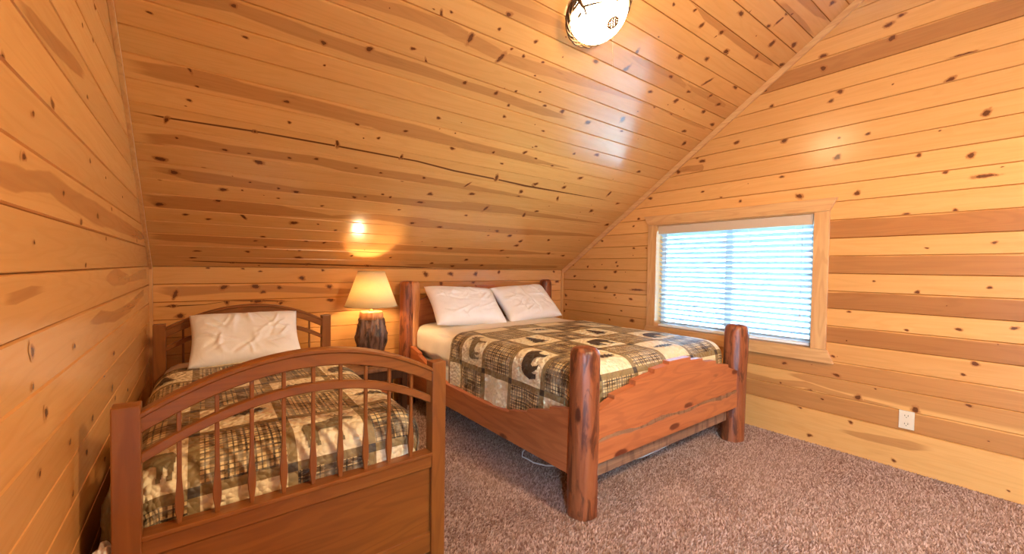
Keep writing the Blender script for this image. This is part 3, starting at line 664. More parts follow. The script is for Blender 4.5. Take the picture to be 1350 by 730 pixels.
for y0, y1, z0, z1 in ((WY0, WY0+.045, WZ0, WZ1), (WY1-.045, WY1, WZ0, WZ1), (WY0, WY1, WZ0, WZ0+.05), (WY0, WY1, WZ1-.045, WZ1), (1.715, 1.775, WZ0, WZ1)):
    bm_box(bm, XS, XS+.04, y0, y1, z0, z1, .003)
sh = bmobj('sash', bm, WHITEV, win); sh['label'] = 'white sliding sash'
for y0, y1 in ((WY0+.04, 1.72), (1.77, WY1-.04)):
    box('pane', XS+.018, XS+.022, y0, y1, WZ0+.045, WZ1-.04, GLASS, win, 0)

# blind
BX = R+.045
bl = thing('window_blind', 'white horizontal slatted blind with tan valance inside the window opening', 'blind', (BX, 0, 0))
box('valance', -.042, -.030, WY0+.012, WY1-.012, WZ1-.083, WZ1-.006, VAL, bl, .002)
box('head_rail', -.025, .025, WY0+.015, WY1-.015, WZ1-.05, WZ1-.008, WHITEV, bl, .002)
box('bottom_rail', -.025, .025, WY0+.02, WY1-.02, WZ0+.012, WZ0+.03, WHITEV, bl, .003)
ns = 20; zt, zb = WZ1-.095, WZ0+.052; sl0 = None; tilt = math.radians(-30)
for i in range(ns):
    if sl0 is None:
        mb = MB(); vs = []; hw = .026
        for y in (WY0+.02, WY1-.02):
            for th in (0, -.0022):
                for q in (-1, -.5, 0, .5, 1):
                    cx, cz = q*hw, .0035*(1-q*q)+th
                    vs.append((cx*math.cos(tilt)-cz*math.sin(tilt), y, cx*math.sin(tilt)+cz*math.cos(tilt)))
        f = [(i_, i_+1, i_+11, i_+10) for i_ in range(4)]+[(i_+6, i_+5, i_+15, i_+16) for i_ in range(5-1)]
        f += [(5, 0, 10, 15), (4, 9, 19, 14), (0, 5, 6, 7, 8, 9, 4, 3, 2, 1), (10, 11, 12, 13, 14, 19, 18, 17, 16, 15)]
        mb.add(vs, f); sl0 = mb.build('slat', SLAT, bl)
        o = sl0
    else:
        o = sl0.copy(); COL.objects.link(o); o.parent = bl
    o.location = (0, 0, zt+(zb-zt)*i/(ns-1))
for y in (1.22, 1.56, 1.93, 2.29):
    bm = bmesh.new(); tube(bm, [(-.024, y, WZ1-.08), (-.024, y, WZ0+.03)], .0011, 5); tube(bm, [(.022, y, WZ1-.08), (.022, y, WZ0+.03)], .0011, 5)
    bmobj('ladder_cord', bm, CORD, bl)
bm = bmesh.new(); tube(bm, [(-.046, 1.165, WZ1-.08), (-.046, 1.168, .96)], .0014, 5); tube(bm, [(-.046, 1.168, .965), (-.046, 1.168, .93)], [.002, .007], 8)
bmobj('lift_cord', bm, plain('grey_cord', (.35, .36, .37), .6), bl)
bm = bmesh.new(); tube(bm, [(-.046, 2.30, WZ1-.08), (-.046, 2.30, 1.33)], .0035, 6)
bmobj('tilt_wand', bm, plain('grey_wand', (.4, .42, .4), .3), bl)

# outside
g_, nt, b = newmat('outside_ground'); b.inputs['Base Color'].default_value = col(.45, .5, .42); b.inputs['Roughness'].default_value = 1
Nn_ = NT(nt); nt.links.new(Nn_.mix(Nn_.noise(Nn_.n('ShaderNodeTexCoord').outputs['Object'], .6, 5), col(.35, .42, .3), col(.62, .6, .55)), b.inputs['Base Color'])
struct(box('ground', R+.3, R+40, -20, 25, -3.2, -3., g_, bev=0), 'pale ground outside the window', 'ground')

# ---------------------------------------------------------------- outlet
ol = thing('wall_outlet', 'ivory duplex wall outlet low on the right pine wall', 'outlet', (R-.001, .56, .33))
box('cover_plate', -.007, .001, -.037, .037, -.058, .058, IVORY, ol, .003)
for dz in (-.026, .026):
    bm = bmesh.new(); t = bmesh.new(); bmesh.ops.create_cone(t, cap_ends=True, segments=16, radius1=.017, radius2=.017, depth=.004)
    for v in t.verts: v.co = Vector((-.008+v.co.z*.8, v.co.x, v.co.y*.85+dz))
    merge(bm, t); rc = bmobj('receptacle', bm, IVORY, ol)
    bm = bmesh.new(); bm_box(bm, -.0108, -.0098, -.009, -.0065, dz-.002, dz+.008); bm_box(bm, -.0108, -.0098, .0065, .009, dz-.002, dz+.007); bm_box(bm, -.0108, -.0098, -.002, .002, dz-.011, dz-.007)
    bmobj('slot', bm, BLACK, rc)

# ---------------------------------------------------------------- draped bedding
def lerp(a, b, t): return a+(b-a)*t
class Bed:
    def __init__(s, x0, x1, y0, y1, top, r, crown=.012, seed=1.): s.x0, s.x1, s.y0, s.y1, s.top, s.r, s.crown, s.seed = x0, x1, y0, y1, top, r, crown, seed
    def P(s, u, v, off, flare=.03, ripple=1.):
        r = s.r; cx = min(max(u, s.x0+r), s.x1-r); cy = max(v, s.y0+r); dx, dy = u-cx, v-cy; l = math.hypot(dx, dy); R_ = r+off
        mx = (cx-(s.x0+s.x1)/2)/((s.x1-s.x0)/2); base = s.top-r+s.crown*(1-mx*mx)*min(1, max(0, (cy-s.y0)/.5))
        nz = noise.noise(Vector((u*3.1, v*3.1, s.seed)))*.010*ripple+noise.noise(Vector((u*9, v*9, s.seed+5)))*.004*ripple
        if l < 1e-6: return Vector((u, v, base+R_+nz))
        dr = Vector((dx/l, dy/l)); arc = PI/2*R_
        if l < arc: a = l/R_; h = (R_+nz)*math.sin(a); z = base+(R_+nz)*math.cos(a)
        else:
            q = l-arc; t = (u*dr.y-v*dr.x)
            rp = (.008*math.sin(t*17+s.seed*3)+.006*math.sin(t*31+1))*min(1, q/.15)*ripple
            h = R_+nz+flare*q*ripple+rp; z = base-q
        return Vector((cx+dr.x*h, cy+dr.y*h, z))
    def sheet(s, name, mats, us, vs, off, matf, parent=None, thick=.006, **kw):
        """grid of patches; matf(i, j) picks the material of a cell"""
        mb = MB(); nu, nv = len(us), len(vs)
        V_ = [s.P(u, v, off, **kw) for v in vs for u in us]; uv = [(u+5, v+5) for v in vs for u in us]
        fs = {}
        for j in range(nv-1):
            for i in range(nu-1):
                mi = matf((us[i]+us[i+1])/2, (vs[j]+vs[j+1])/2); fs.setdefault(mi, []).append((j*nu+i, j*nu+i+1, (j+1)*nu+i+1, (j+1)*nu+i))
        mb.add(V_, [], 0, uv)
        for mi, f in fs.items():
            for q in f: mb.f.append(q); mb.m.append(mi)
        o = mb.build(name, mats, parent, smooth=True)
        md = o.modifiers.new('thickness', 'SOLIDIFY'); md.thickness = thick; md.offset = -1
        return o
def grid(cuts, step):
    out = []
    for a, b in zip(cuts[:-1], cuts[1:]):
        n = max(1, round((b-a)/step)); out += [a+(b-a)*i/n for i in range(n)]
    return out+[cuts[-1]]

# outlines of the woodland motifs, unit square, up = +y
BEAR = [(.04, .30), (.10, .52), (.20, .66), (.36, .72), (.55, .74), (.70, .76), (.80, .72), (.86, .64), (.97, .50), (.95, .42), (.84, .42), (.80, .36), (.80, .22), (.82, .10), (.88, .04), (.74, .03), (.70, .12), (.66, .28), (.58, .34), (.42, .34), (.38, .26), (.42, .10), (.48, .04), (.34, .03), (.28, .12), (.22, .22), (.20, .10), (.24, .03), (.10, .03), (.08, .14)]
MOOSE = [(.05, .50), (.10, .62), (.30, .66), (.48, .70), (.58, .78), (.66, .80), (.60, .92), (.52, .98), (.62, .96), (.66, .88), (.70, 1.0), (.73, .88), (.80, .98), (.80, .88), (.88, .94), (.80, .80), (.86, .76), (.97, .62), (.92, .57), (.82, .62), (.76, .60), (.72, .50), (.68, .42), (.68, .22), (.70, .02), (.64, .02), (.62, .22), (.58, .38), (.34, .38), (.28, .30), (.30, .02), (.24, .02), (.20, .20), (.20, .30), (.14, .22), (.16, .02), (.10, .02), (.08, .24)]
TREE = [(.46, .0), (.46, .14), (.10, .12), (.26, .24), (.16, .26), (.32, .40), (.22, .42), (.36, .56), (.28, .58), (.42, .74), (.36, .76), (.5, 1.), (.64, .76), (.58, .74), (.72, .58), (.64, .56), (.78, .42), (.68, .40), (.84, .26), (.74, .24), (.90, .12), (.54, .14), (.54, .0)]
SPRIG = [(0, .45), (.15, .50), (.10, .62), (.24, .54), (.26, .70), (.36, .55), (.44, .74), (.50, .58), (.60, .78), (.64, .60), (.76, .80), (.76, .62), (.90, .72), (.86, .58), (1, .52), (.86, .46), (.92, .34), (.78, .42), (.76, .24), (.66, .40), (.60, .22), (.52, .42), (.44, .26), (.38, .44), (.28, .30), (.24, .46), (.10, .38), (.14, .44)]
def inpoly(x, y, pg):
    c = False; j = len(pg)-1
    for i in range(len(pg)):
        xi, yi = pg[i]; xj, yj = pg[j]
        if (yi > y) != (yj > y) and x < (xj-xi)*(y-yi)/(yj-yi)+xi: c = not c
        j = i
    return c
def applique(bed, quilt, pg, cx, cy, w, h, mat, name, flip=False, off=.02, cell=.0036):
    mb = MB(); idx = {}; fs = []; vs = []; uv = []
    nx, ny = int(w/cell), int(h/cell)
    def vid(i, j):
        if (i, j) not in idx:
            a, b = cx-w/2+i*w/nx, cy-h/2+j*h/ny; idx[(i, j)] = len(vs); vs.append(bed.P(a, b, off)); uv.append((a+5, b+5))
        return idx[(i, j)]
    for j in range(ny):
        for i in range(nx):
            x = (i+.5)/nx; x = 1-x if flip else x
            if inpoly(x, (j+.5)/ny, pg): fs.append((vid(i, j), vid(i+1, j), vid(i+1, j+1), vid(i, j+1)))
    if not fs: return
    mb.add(vs, fs, 0, uv); return mb.build(name, mat, quilt, smooth=True)
OVERRIDE = {'patchwork woodland quilt with moose and plaid squares on the single bed': {(0, 0): 1, (2, 0): 1, (1, 1): 3, (3, 1): 3, (0, 2): 0, (2, 2): 3, (1, 3): 2, (3, 3): 0}}
def make_quilt(bed, label, group_name, u0, u1, v0, v1, pu, pv, us0, vs0, sash, off, first, uskip=()):
    """patchwork: cells pu x pv starting at us0, vs0; sash strips between; checker of cream and plaid"""
    cu = sorted({round(x, 4) for k in range(-20, 20) for x in (us0+k*pu, us0+k*pu+sash) if u0+.01 < x < u1-.01} | {u0, u1})
    cv = sorted({round(x, 4) for k in range(-20, 20) for x in (vs0+k*pv, vs0+k*pv+sash) if v0+.01 < x < v1-.01} | {v0, v1})
    def cellof(u, v): return math.floor((u-us0)/pu), math.floor((v-vs0)/pv)
    def matf(u, v):
        if u < u0+.012 or u > u1-.012 or v < v0+.012 or v > v1-.02: return 1
        i, j = cellof(u, v); a, b = (u-us0)-i*pu, (v-vs0)-j*pv
        if a < sash and b < sash: return 4
        if a < sash or b < sash: return 1
        if (i+j+first) % 2 == 0: return 0
        return 2 if (i*3+j*5) % 4 < 2 else 3
    q = bed.sheet('quilt', [QCREAM, OLIVE, PL1, PL2, QDARK], grid(cu, .022), grid(cv, .022), off, matf, thick=.010)
    tag(q, label, 'quilt')
    i0, j0 = cellof(u0, v0); i1, j1 = cellof(u1, v1)
    for i in range(i0, i1+1):
        for j in range(j0, j1+1):
            if (i+j+first) % 2: continue
            cx, cy = us0+i*pu+sash+(pu-sash)/2, vs0+j*pv+sash+(pv-sash)/2
            w, h = (pu-sash)*.86, (pv-sash)*.76
            if cx-w/2 < u0 or cx+w/2 > u1 or cy-h/2 < v0 or cy+h/2 > v1: continue
            k = (i*2+j*3+first*5+j//2) % 4
            if (i, j) in OVERRIDE.get(label, {}): k = OVERRIDE[label][(i, j)]
            pg, mt, nm = [(BEAR, QDARK, 'bear_applique'), (MOOSE, QTAN, 'moose_applique'), (TREE, QDARK, 'tree_applique'), (SPRIG, QDARK, 'sprig_applique')][k]
            if k == 2: w *= .7
            if k == 3: h *= .6
            applique(bed, q, pg, cx, cy, w, h, mt, nm, flip=(i+j) % 4 == 0, off=off+.004)
    return q

def pillow_mesh(name, w, h, t, seed, mat, parent=None):
    rng = random.Random(seed); folds = []
    for _ in range(30):
        a = rng.uniform(0, 2*PI); ex, ey = .9*math.cos(a), .9*math.sin(a); th = a+PI+rng.uniform(-.7, .7)
        folds.append((ex, ey, math.cos(th), math.sin(th), rng.uniform(.35, 1.1), rng.uniform(.018, .045), rng.uniform(.006, .016)*rng.choice((1, 1, -1))))
    nx, ny = 84, 56; V_ = []; uv = []; mb = MB()
    for side in (1, -1):
        for j in range(ny+1):
            for i in range(nx+1):
                a, b = 2*i/nx-1, 2*j/ny-1
                x = w/2*a*(1-.07*(1-b*b)*abs(a)**3-.02*abs(b)**6); y = h/2*b*(1-.08*(1-a*a)*abs(b)**3-.02*abs(a)**6)
                p = max(0, (1-a**4))*max(0, (1-b**4)); z = t/2*p**.55
                wr = 0
                for fx, fy, dx, dy, ln, sg, am in folds:
                    px, py = a-fx, b-fy; s_ = px*dx+py*dy; d_ = -px*dy+py*dx
                    d_ += .05*math.sin(s_*5+fx*9)
                    if 0 < s_ < ln: wr += am*math.exp(-(d_/sg)**2)*math.sin(PI*s_/ln)
                wr += .006*noise.noise(Vector((a*2.3+seed, b*2, side)))+.003*noise.noise(Vector((a*6+seed, b*6, side)))
                z += wr*min(1, p*2.5)
                V_.append((x, y, side*z)); uv.append((x+3, y+3))
    n1 = (nx+1)*(ny+1); F_ = []
    for j in range(ny):
        for i in range(nx):
            a = j*(nx+1)+i; q = (a, a+1, a+nx+2, a+nx+1); F_.append(q); F_.append(tuple(n1+k for k in q[::-1]))
    mb.add(V_, F_, 0, uv); o = mb.build(name, mat, parent, smooth=True)
    bm = bmesh.new(); bm.from_mesh(o.data); bmesh.ops.remove_doubles(bm, verts=bm.verts, dist=.0004); bm.to_mesh(o.data); bm.free()
    return o

# ---------------------------------------------------------------- single bed (local: x across, y from foot (0) to head, z up)
TB = thing('single_bed', 'honey brown wooden single bed with arched spindle footboard beside the left wall', 'bed', (.346, 1.6727, 0), .0)
TB.rotation_euler = (0, 0, math.radians(1.1))
HWD = .5579                                                # half width over the posts
def arch_pts(zc, ze, hw, n=24): return [(-hw+2*hw*i/n, ze+(zc-ze)*(1-((-1+2*i/n))**2)**1.0) for i in range(n+1)]
def arch_bar(name, zc, ze, th, y0, y1, hw, mat, parent, bev=.004):
    top = arch_pts(zc, ze, hw); bot = [(x, z-th) for x, z in top]
    bm = bmesh.new(); rings = []
    for (xa, za), (xb, zb) in zip(top, bot):
        b_ = bev; rings.append([bm.verts.new(p) for p in ((xa, y0+b_, za), (xa, y1-b_, za), (xa, y1, za-b_), (xb, y1, zb+b_), (xb, y1-b_, zb), (xb, y0+b_, zb), (xb, y0, zb+b_), (xa, y0, za-b_))])
    for A, B in zip(rings[:-1], rings[1:]):
        for i in range(8): bm.faces.new((A[i], B[i], B[(i+1) % 8], A[(i+1) % 8]))
    bm.faces.new(rings[0]); bm.faces.new(rings[-1][::-1])
    return bmobj(name, bm, mat, parent)
def spindle(x, z0, z1, y, mat, parent):
    """flat vase shaped slat, widest just above the lower rail"""
    bm = bmesh.new(); prof = [(0, .0065), (.06, .008), (.12, .0115), (.17, .0125), (.22, .0115), (.32, .0085), (.42, .0065), (1, .0065)]
    rings = [[bm.verts.new((x+sx*w_, y+sy*.0075, lerp(z0, z1, t))) for sx, sy in ((-1, -1), (1, -1), (1, 1), (-1, 1))] for t, w_ in prof]
    for A, B in zip(rings[:-1], rings[1:]):
        for i in range(4): bm.faces.new((A[i], A[(i+1) % 4], B[(i+1) % 4], B[i]))
    bm.faces.new(rings[0][::-1]); bm.faces.new(rings[-1])
    bmesh.ops.bevel(bm, geom=[e for e in bm.edges if abs((e.verts[0].co-e.verts[1].co).z) > .001], offset=.002, segments=1, affect='EDGES')
    return bmobj('spindle', bm, mat, parent)
def bed_end(parent, y, face, dz=0.):
    """face = -1: outer face towards -y"""
    e = bpy.data.objects.new('footboard' if face < 0 else 'headboard', None); COL.objects.link(e); e.parent = parent; e.location = (0, y, dz)
    for s in (-1, 1):
        xa, xb = sorted((s*HWD, s*(HWD-.068)))
        box('post', xa, xb, 0, .062, -.0999-dz, .838, HZ, e, .004)
    hw = HWD-.066
    arch_bar('top_rail', .945, .808, .060, .008, .052, hw, HX, e)
    arch_bar('cap_moulding', .952, .814, .020, .000, .058, hw, HX, e, .005)
    arch_bar('lower_arch', .822, .684, .034, .016, .046, hw, HX, e)
    for i in range(9):
        x = -.4+.1*i
        zt_ = .808+(.945-.808)*(1-(x/hw)**2)-.058
        spindle(x, .425, zt_, .031, HZ, e)
    box('panel_rail', -hw, hw, .006, .056, .360, .425, HX, e, .004)
    box('rail_moulding', -hw, hw, .0, .062, .413, .430, HX, e, .004)
    box('panel', -hw, hw, .018, .040, .05, .365, HX, e, .002)
    box('bottom_rail', -hw, hw, .010, .052, -.03, .06, HX, e, .003)
    return e
fe = bed_end(TB, 0, -1); he_ = bed_end(TB, 1.93, 1, .02)
box('side_rail', HWD-.045, HWD-.02, .062, 1.93, .18, .33, HY, TB, .003)
box('side_rail', -HWD+.02, -HWD+.045, .062, 1.93, .18, .33, HY, TB, .003)
for i in range(12): box('slat', -HWD+.05, HWD-.05, .12+i*.15, .20+i*.15, .20, .22, HX, TB, .002)
TOPZ = .58
tb = Bed(-.205, .815, 1.755, 3.60, TOPZ, .11, .02, 2.)
bm = bmesh.new(); bm_box(bm, -.165, .79, 1.77, 3.56, .225, .40, .03)
bsp = tag(bmobj('box_spring', bm, TICK, smooth=False), 'low box spring inside the single bed frame', 'box spring')
bm = bmesh.new(); bm_box(bm, -.175, .79, 1.775, 3.57, .405, TOPZ-.008, .06)
mts = tag(bmobj('mattress', bm, TICK, smooth=True), 'single mattress under the patchwork quilt by the left wall', 'mattress')
tsh = tb.sheet('bed_sheet', [WSHEET], grid([-.68, 1.05], .04), grid([1.58, 3.58], .05), .002, lambda u, v: 0, thick=.002, flare=.02)
tag(tsh, 'white sheet under the quilt of the single bed', 'sheet')
tql = make_quilt(tb, 'patchwork woodland quilt with moose and plaid squares on the single bed', '', -.62, 1.08, 1.56, 3.30, .30, .30, -.335, 1.665, .034, .022, 0)
pl = pillow_mesh('pillow', .66, .43, .15, 3, CASE)
pl.location = (.265, 3.37, .765); pl.rotation_euler = (math.radians(46), 0, math.radians(-1))
tag(pl, 'single creased white pillow against the arched headboard of the single bed', 'pillow')

# quilt and sheet corner bunched down between the foot post and the wall
def bunch(name, c0, rad, seed, mat, lab, cat):
    bm = bmesh.new(); bmesh.ops.create_icosphere(bm, subdivisions=5, radius=1)
    for v in bm.verts:
        n_ = v.co.normalized(); k = 1+.30*noise.noise(n_*2.1+Vector((seed, 0, 0)))-.22*abs(noise.noise(Vector((n_.x*3, n_.y*7, n_.z*3+seed))))
        v.co = Vector((c0[0]+n_.x*rad[0]*k, c0[1]+n_.y*rad[1]*k, c0[2]+n_.z*rad[2]*k))
    return tag(bmobj(name, bm, mat, None, True), lab, cat)
bn1 = bunch('blanket', (-.222, 1.86, .38), (.038, .10, .16), 4., QTAN, 'brown folded blanket corner bunched between the single bed and the left wall', 'blanket')
bn2 = bunch('sheet_corner', (-.232, 1.71, .36), (.030, .055, .06), 9., WSHEET, 'white sheet corner poking out beside the left foot post of the single bed', 'sheet')

# the single bed and its bedding are drawn at 1.08 size above; bring them to true twin size (1.03 m wide) on the floor
KS = .927
TB.location = (TB.location.x*KS, TB.location.y*KS, 1.27*(1-KS)); TB.scale = (KS,)*3
for o in (bsp, mts, tsh, tql, bn1, bn2, *tql.children):
    o.data.transform(Matrix.Translation((0, 0, 1.27*(1-KS))) @ Matrix.Scale(KS, 4))
pl.location = (pl.location.x*KS, pl.location.y*KS, pl.location.z*KS+1.27*(1-KS)); pl.scale = (KS,)*3

# ---------------------------------------------------------------- nightstand and lamp
nsd = thing('nightstand', 'low dark wooden nightstand under the lamp between the beds', 'nightstand', (1.16, 3.42, 0))
NT_ = .455
box('table_top', -.24, .25, -.20, .22, NT_-.03, NT_, RAWX, nsd, .006)
box('apron', -.20, .21, -.17, .19, NT_-.11, NT_-.03, DARKW, nsd, .004)
for sx in (-.19, .20):
    for sy in (-.15, .17):
        box('leg', sx-.022, sx+.022, sy-.022, sy+.022, 0, NT_-.03, DARKW, nsd, .004)
box('stretcher', -.19, .20, -.16, -.135, .235, .265, RX, nsd, .004); box('stretcher', -.19, .20, .155, .18, .235, .265, RX, nsd, .004)

LX, LY = 1.135, 3.42
lamp = thing('table_lamp', 'lit table lamp with bark covered stump base and cream cone shade between the beds', 'lamp', (LX, LY, NT_))
BARK = wood('rough_bark', (.22, .12, .09), (.10, .05, .038), (.045, .02, .015), 'Z', .42, bark=.9)
BARKT = wood('peeled_stump_top', (.62, .28, .11), (.50, .2, .075), (.3, .1, .035), 'Z', .5)
def barkwob(a, z): 
    n1 = noise.noise(Vector((math.cos(a)*3.2, math.sin(a)*3.2, z*5))); n2 = abs(noise.noise(Vector((math.cos(a)*9, math.sin(a)*9, z*9))))
    return .16*n1-.36*n2+.06+.05*noise.noise(Vector((math.cos(a)*16, math.sin(a)*16, z*26)))
bm = bmesh.new(); prof = [(r_*1.1, z_*1.2) for r_, z_ in [(.085, 0), (.088, .04), (.097, .10), (.108, .15), (.110, .20), (.104, .25), (.092, .29), (.085, .32)]]
pp = []
for (r0, z0), (r1, z1) in zip(prof[:-1], prof[1:]):
    for k in range(4): pp.append((lerp(r0, r1, k/4), lerp(z0, z1, k/4)))
pp.append(prof[-1]); lathe(bm, pp, 64, wob=barkwob); bmobj('bark_base', bm, BARK, lamp, True)
bm = bmesh.new(); lathe(bm, [(.094, .374), (.095, .402), (.091, .430), (.081, .440), (.0, .441)], 48, wob=lambda a, z: .5*barkwob(a, z)); bmobj('peeled_top', bm, BARKT, lamp, True)
bm = bmesh.new(); lathe(bm, [(.020, .438), (.020, .446), (.009, .452), (.009, .466), (.017, .470), (.017, .50), (.012, .506)], 16); bmobj('socket', bm, BRASS, lamp, True)
for s in (-1, 1):
    bm = bmesh.new(); tube(bm, [(s*.012, 0, .458), (s*.04, 0, .465), (s*.052, 0, .52), (s*.04, 0, .64), (s*.0, 0, .715)], .002, 6); bmobj('harp', bm, BRASS, lamp, True)
bm = bmesh.new(); t = bmesh.new(); bmesh.ops.create_uvsphere(t, u_segments=16, v_segments=10, radius=.03)
for v in t.verts: v.co.z = v.co.z*1.25+.53
merge(bm, t); BULB = emit('warm_bulb', (1, .72, .4), 30.); bmobj('bulb', bm, BULB, lamp, True)
SHADE = translucent('parchment_shade', (.86, .74, .50), (.62, .50, .30), .38, .8)
zb_, zt_ = .482, .768; rb_, rt_ = .208, .105
bm = bmesh.new(); n_ = 48; RG = []
for r, z in ((rb_, zb_), (lerp(rb_, rt_, .5)-.001, (zb_+zt_)/2), (rt_, zt_), (rt_-.002, zt_), (lerp(rb_, rt_, .5)-.003, (zb_+zt_)/2), (rb_-.002, zb_)):
    RG.append([bm.verts.new((r*math.cos(t*2*PI/n_), r*math.sin(t*2*PI/n_), z)) for t in range(n_)])
for i in range(6):
    for t in range(n_): bm.faces.new((RG[i][t], RG[i][(t+1) % n_], RG[(i+1) % 6][(t+1) % n_], RG[(i+1) % 6][t]))
shd = bmobj('lamp_shade', bm, SHADE, lamp, True)
SHT = plain('shade_trim', (.45, .32, .15), .8)
for r, z in ((rb_, zb_), (rt_, zt_)):
    bm = bmesh.new(); pts = [(r*math.cos(t*2*PI/48), r*math.sin(t*2*PI/48), z) for t in range(49)]; tube(bm, pts, .0035, 6, False); bmobj('shade_rim', bm, SHT, shd, True)
bm = bmesh.new(); lathe(bm, [(.004, .715), (.004, .735), (.009, .745), (.007, .76), (.0, .765)], 12); bmobj('finial', bm, BRASS, lamp, True)
l = bpy.data.lights.new('lamp_bulb_light', 'POINT'); l.energy = 9.5; l.color = (1, .72, .40); l.shadow_soft_size = .03
lo = bpy.data.objects.new('lamp_bulb_light', l); COL.objects.link(lo); lo.location = (LX, LY, NT_+.575)

# ---------------------------------------------------------------- log bed
LB = thing('log_bed', 'rustic reddish log bed with stepped footboard under the window slope', 'bed', (0, 0, 0))
X0, X1, YQ, YH = 1.578, 3.204, 1.452, 3.62
def log_post(x, y, h, r, seed, lab=None, cut=False, lean=0., crack=None):
    bm = bmesh.new(); zs = [0, .01]+[h*k/34 for k in range(1, 32)]+[h-.04, h-.022, h-.008, h-.001, h]
    rr = [r*.95, r]+[r*(1-.04*k/34) for k in range(1, 32)]+[r*.95, r*.90, r*.78, r*.55, 0.001]
    n_ = 72 if crack is not None else 36; rings = []
    for z, q in zip(zs, rr):
        ring = []
        for t in range(n_):
            a = t*2*PI/n_; d = q*(1+.07*noise.noise(Vector((math.cos(a)*1.3+seed*7, math.sin(a)*1.3, z*2.2)))+.035*noise.noise(Vector((math.cos(a)*4+seed, math.sin(a)*4, z*5))))
            px, py = d*math.cos(a), d*math.sin(a)
            if crack is not None:
                da = (a-crack+PI) % (2*PI)-PI
                if abs(da) < .06: px *= .70; py *= .70
            ring.append(bm.verts.new((x+px+lean*z/h, y+py, z)))
        rings.append(ring)
    for A, B in zip(rings[:-1], rings[1:]):
        for t in range(n_): bm.faces.new((A[t], A[(t+1) % n_], B[(t+1) % n_], B[t]))
    bm.faces.new(rings[0][::-1]); bm.faces.new(rings[-1])
    o = bmobj('post', bm, LOG, LB, True)
    if lab: o['label'] = lab
    return o
log_post(X0, YQ, .870, .078, 1); log_post(X1, YQ, .868, .082, 2, lean=.035)
log_post(1.535, YH, 1.135, .076, 3, crack=math.radians(270)); log_post(X1+.02, YH-.02, 1.14, .072, 4)
bm = bmesh.new(); lathe(bm, [(.040, .30), (.042, .34), (.046, .70), (.043, .84), (.052, .92), (.054, 1.06), (.050, 1.11), (.036, 1.128), (0, 1.13)], 28, (1.583, YH-.035, 0), wob=lambda a, z: .10*noise.noise(Vector((math.cos(a), math.sin(a), z*5))))
bmobj('split_half', bm, wood('pale_split_log', (.66, .30, .12), (.56, .23, .08), (.38, .13, .04), 'Z', .38), LB, True)['label'] = 'pale split half of the left head post'
def step_board(name, half, zb, cx, y0, y1, parent, mat):
    poly = [(cx+x, z) for x, z in half]; left = [(cx-x, z) for x, z in half][::-1]
    pg = left+[p for p in poly if p[0] != cx]
    xs = max(p[0] for p in pg); xl = min(p[0] for p in pg)
    return prism(name, [(xl, zb)]+pg+[(xs, zb)], 'y', y0, y1, mat, parent, .002)
cxm = (X0+X1)/2; hwq = (X1-X0)/2-.03
half = [(.12, .716), (.12, .694), (.27, .688), (.27, .662), (.45, .648), (.45, .621), (.63, .598), (.63, .576), (hwq, .530)]
step_board('footboard_panel', half, .385, cxm, 1.405, 1.450, LB, RX)
bm = bmesh.new(); up = []; dn = []; rg = random.Random(8)
for k in range(41):
    x = lerp(X0+.06, X1-.06, k/40); m_ = .385+.006*math.sin(k*.5); a_ = .004+.012*abs(noise.noise(Vector((k*.37, 2, 0))))*(1.6 if k > 12 else 1)
    up.append((x, m_+a_)); dn.append((x, m_-a_*1.2-.003))
A_ = [[bm.verts.new((x, y, z)) for x, z in pl] for y in (1.3985, 1.41) for pl in (up, dn)]
for k in range(40):
    for p_, q_ in ((A_[0], A_[1]), (A_[0], A_[2]), (A_[1], A_[3]), (A_[2], A_[3])): bm.faces.new((p_[k], p_[k+1], q_[k+1], q_[k]))
bmobj('bark_edge', bm, RAWX, LB)['label'] = 'dark bark edge between the two footboard planks'
box('footboard_rail', X0+.03, X1-.03, 1.401, 1.449, .262, .392, RX, LB, .006)
box('footboard_slab', X0+.03, X1-.03, 1.462, 1.500, .155, .30, RAWX, LB, .006)['label'] = 'rough weathered slab below the footboard'
hb = [(.11, 1.085), (.11, 1.072), (.30, 1.06), (.30, 1.045), (.50, 1.03), (.50, 1.012), (.66, .99), (.66, .975), (hwq, .94)]
step_board('headboard_panel', hb, .62, cxm, 3.600, 3.645, LB, RX)
box('headboard_rail', X0+.03, X1-.03, 3.602, 3.645, .40, .615, RX, LB, .006)
# side rails with stepped ends
yf_, yh_ = YQ+.03, YH-.03
def srail(x0, x1):
    pg = [(yf_, .195), (yf_, .545), (1.668, .508), (1.668, .484), (1.86, .440), (1.86, .418), (2.04, .384), (2.04, .366), (2.25, .352),
          (2.85, .352), (3.02, .366), (3.02, .384), (3.20, .418), (3.20, .440), (3.38, .484), (3.38, .508), (yh_, .545), (yh_, .175)]
    return prism('side_rail', pg, 'x', x0, x1, RY, LB, .0035)
srail(1.535, 1.575); srail(X1+.008, X1+.048)
for i in range(9): box('bed_slat', 1.575, X1+.008, 1.60+i*.22, 1.69+i*.22, .235, .255, RX, LB, .002)
bm = bmesh.new(); bm_box(bm, 1.60, 3.18, 1.53, 3.57, .26, .44, .03)
tag(bmobj('box_spring', bm, TICK), 'wide box spring sunk inside the log bed frame', 'box spring')
QT = .722
bm = bmesh.new(); bm_box(bm, 1.61, 3.175, 1.53, 3.575, .445, QT-.008, .07)
tag(bmobj('mattress', bm, TICK, smooth=True), 'wide mattress under the quilt of the log bed', 'mattress')
qb = Bed(1.60, 3.185, 1.515, 3.585, QT, .10, .022, 7.)
qs = qb.sheet('bed_sheet', [SHEET], grid([1.42, 3.36], .025), grid([2.55, 3.57], .025), .004, lambda u, v: 0, thick=.002, flare=.0)
tag(qs, 'cream white sheet showing above the quilt on the log bed', 'sheet')
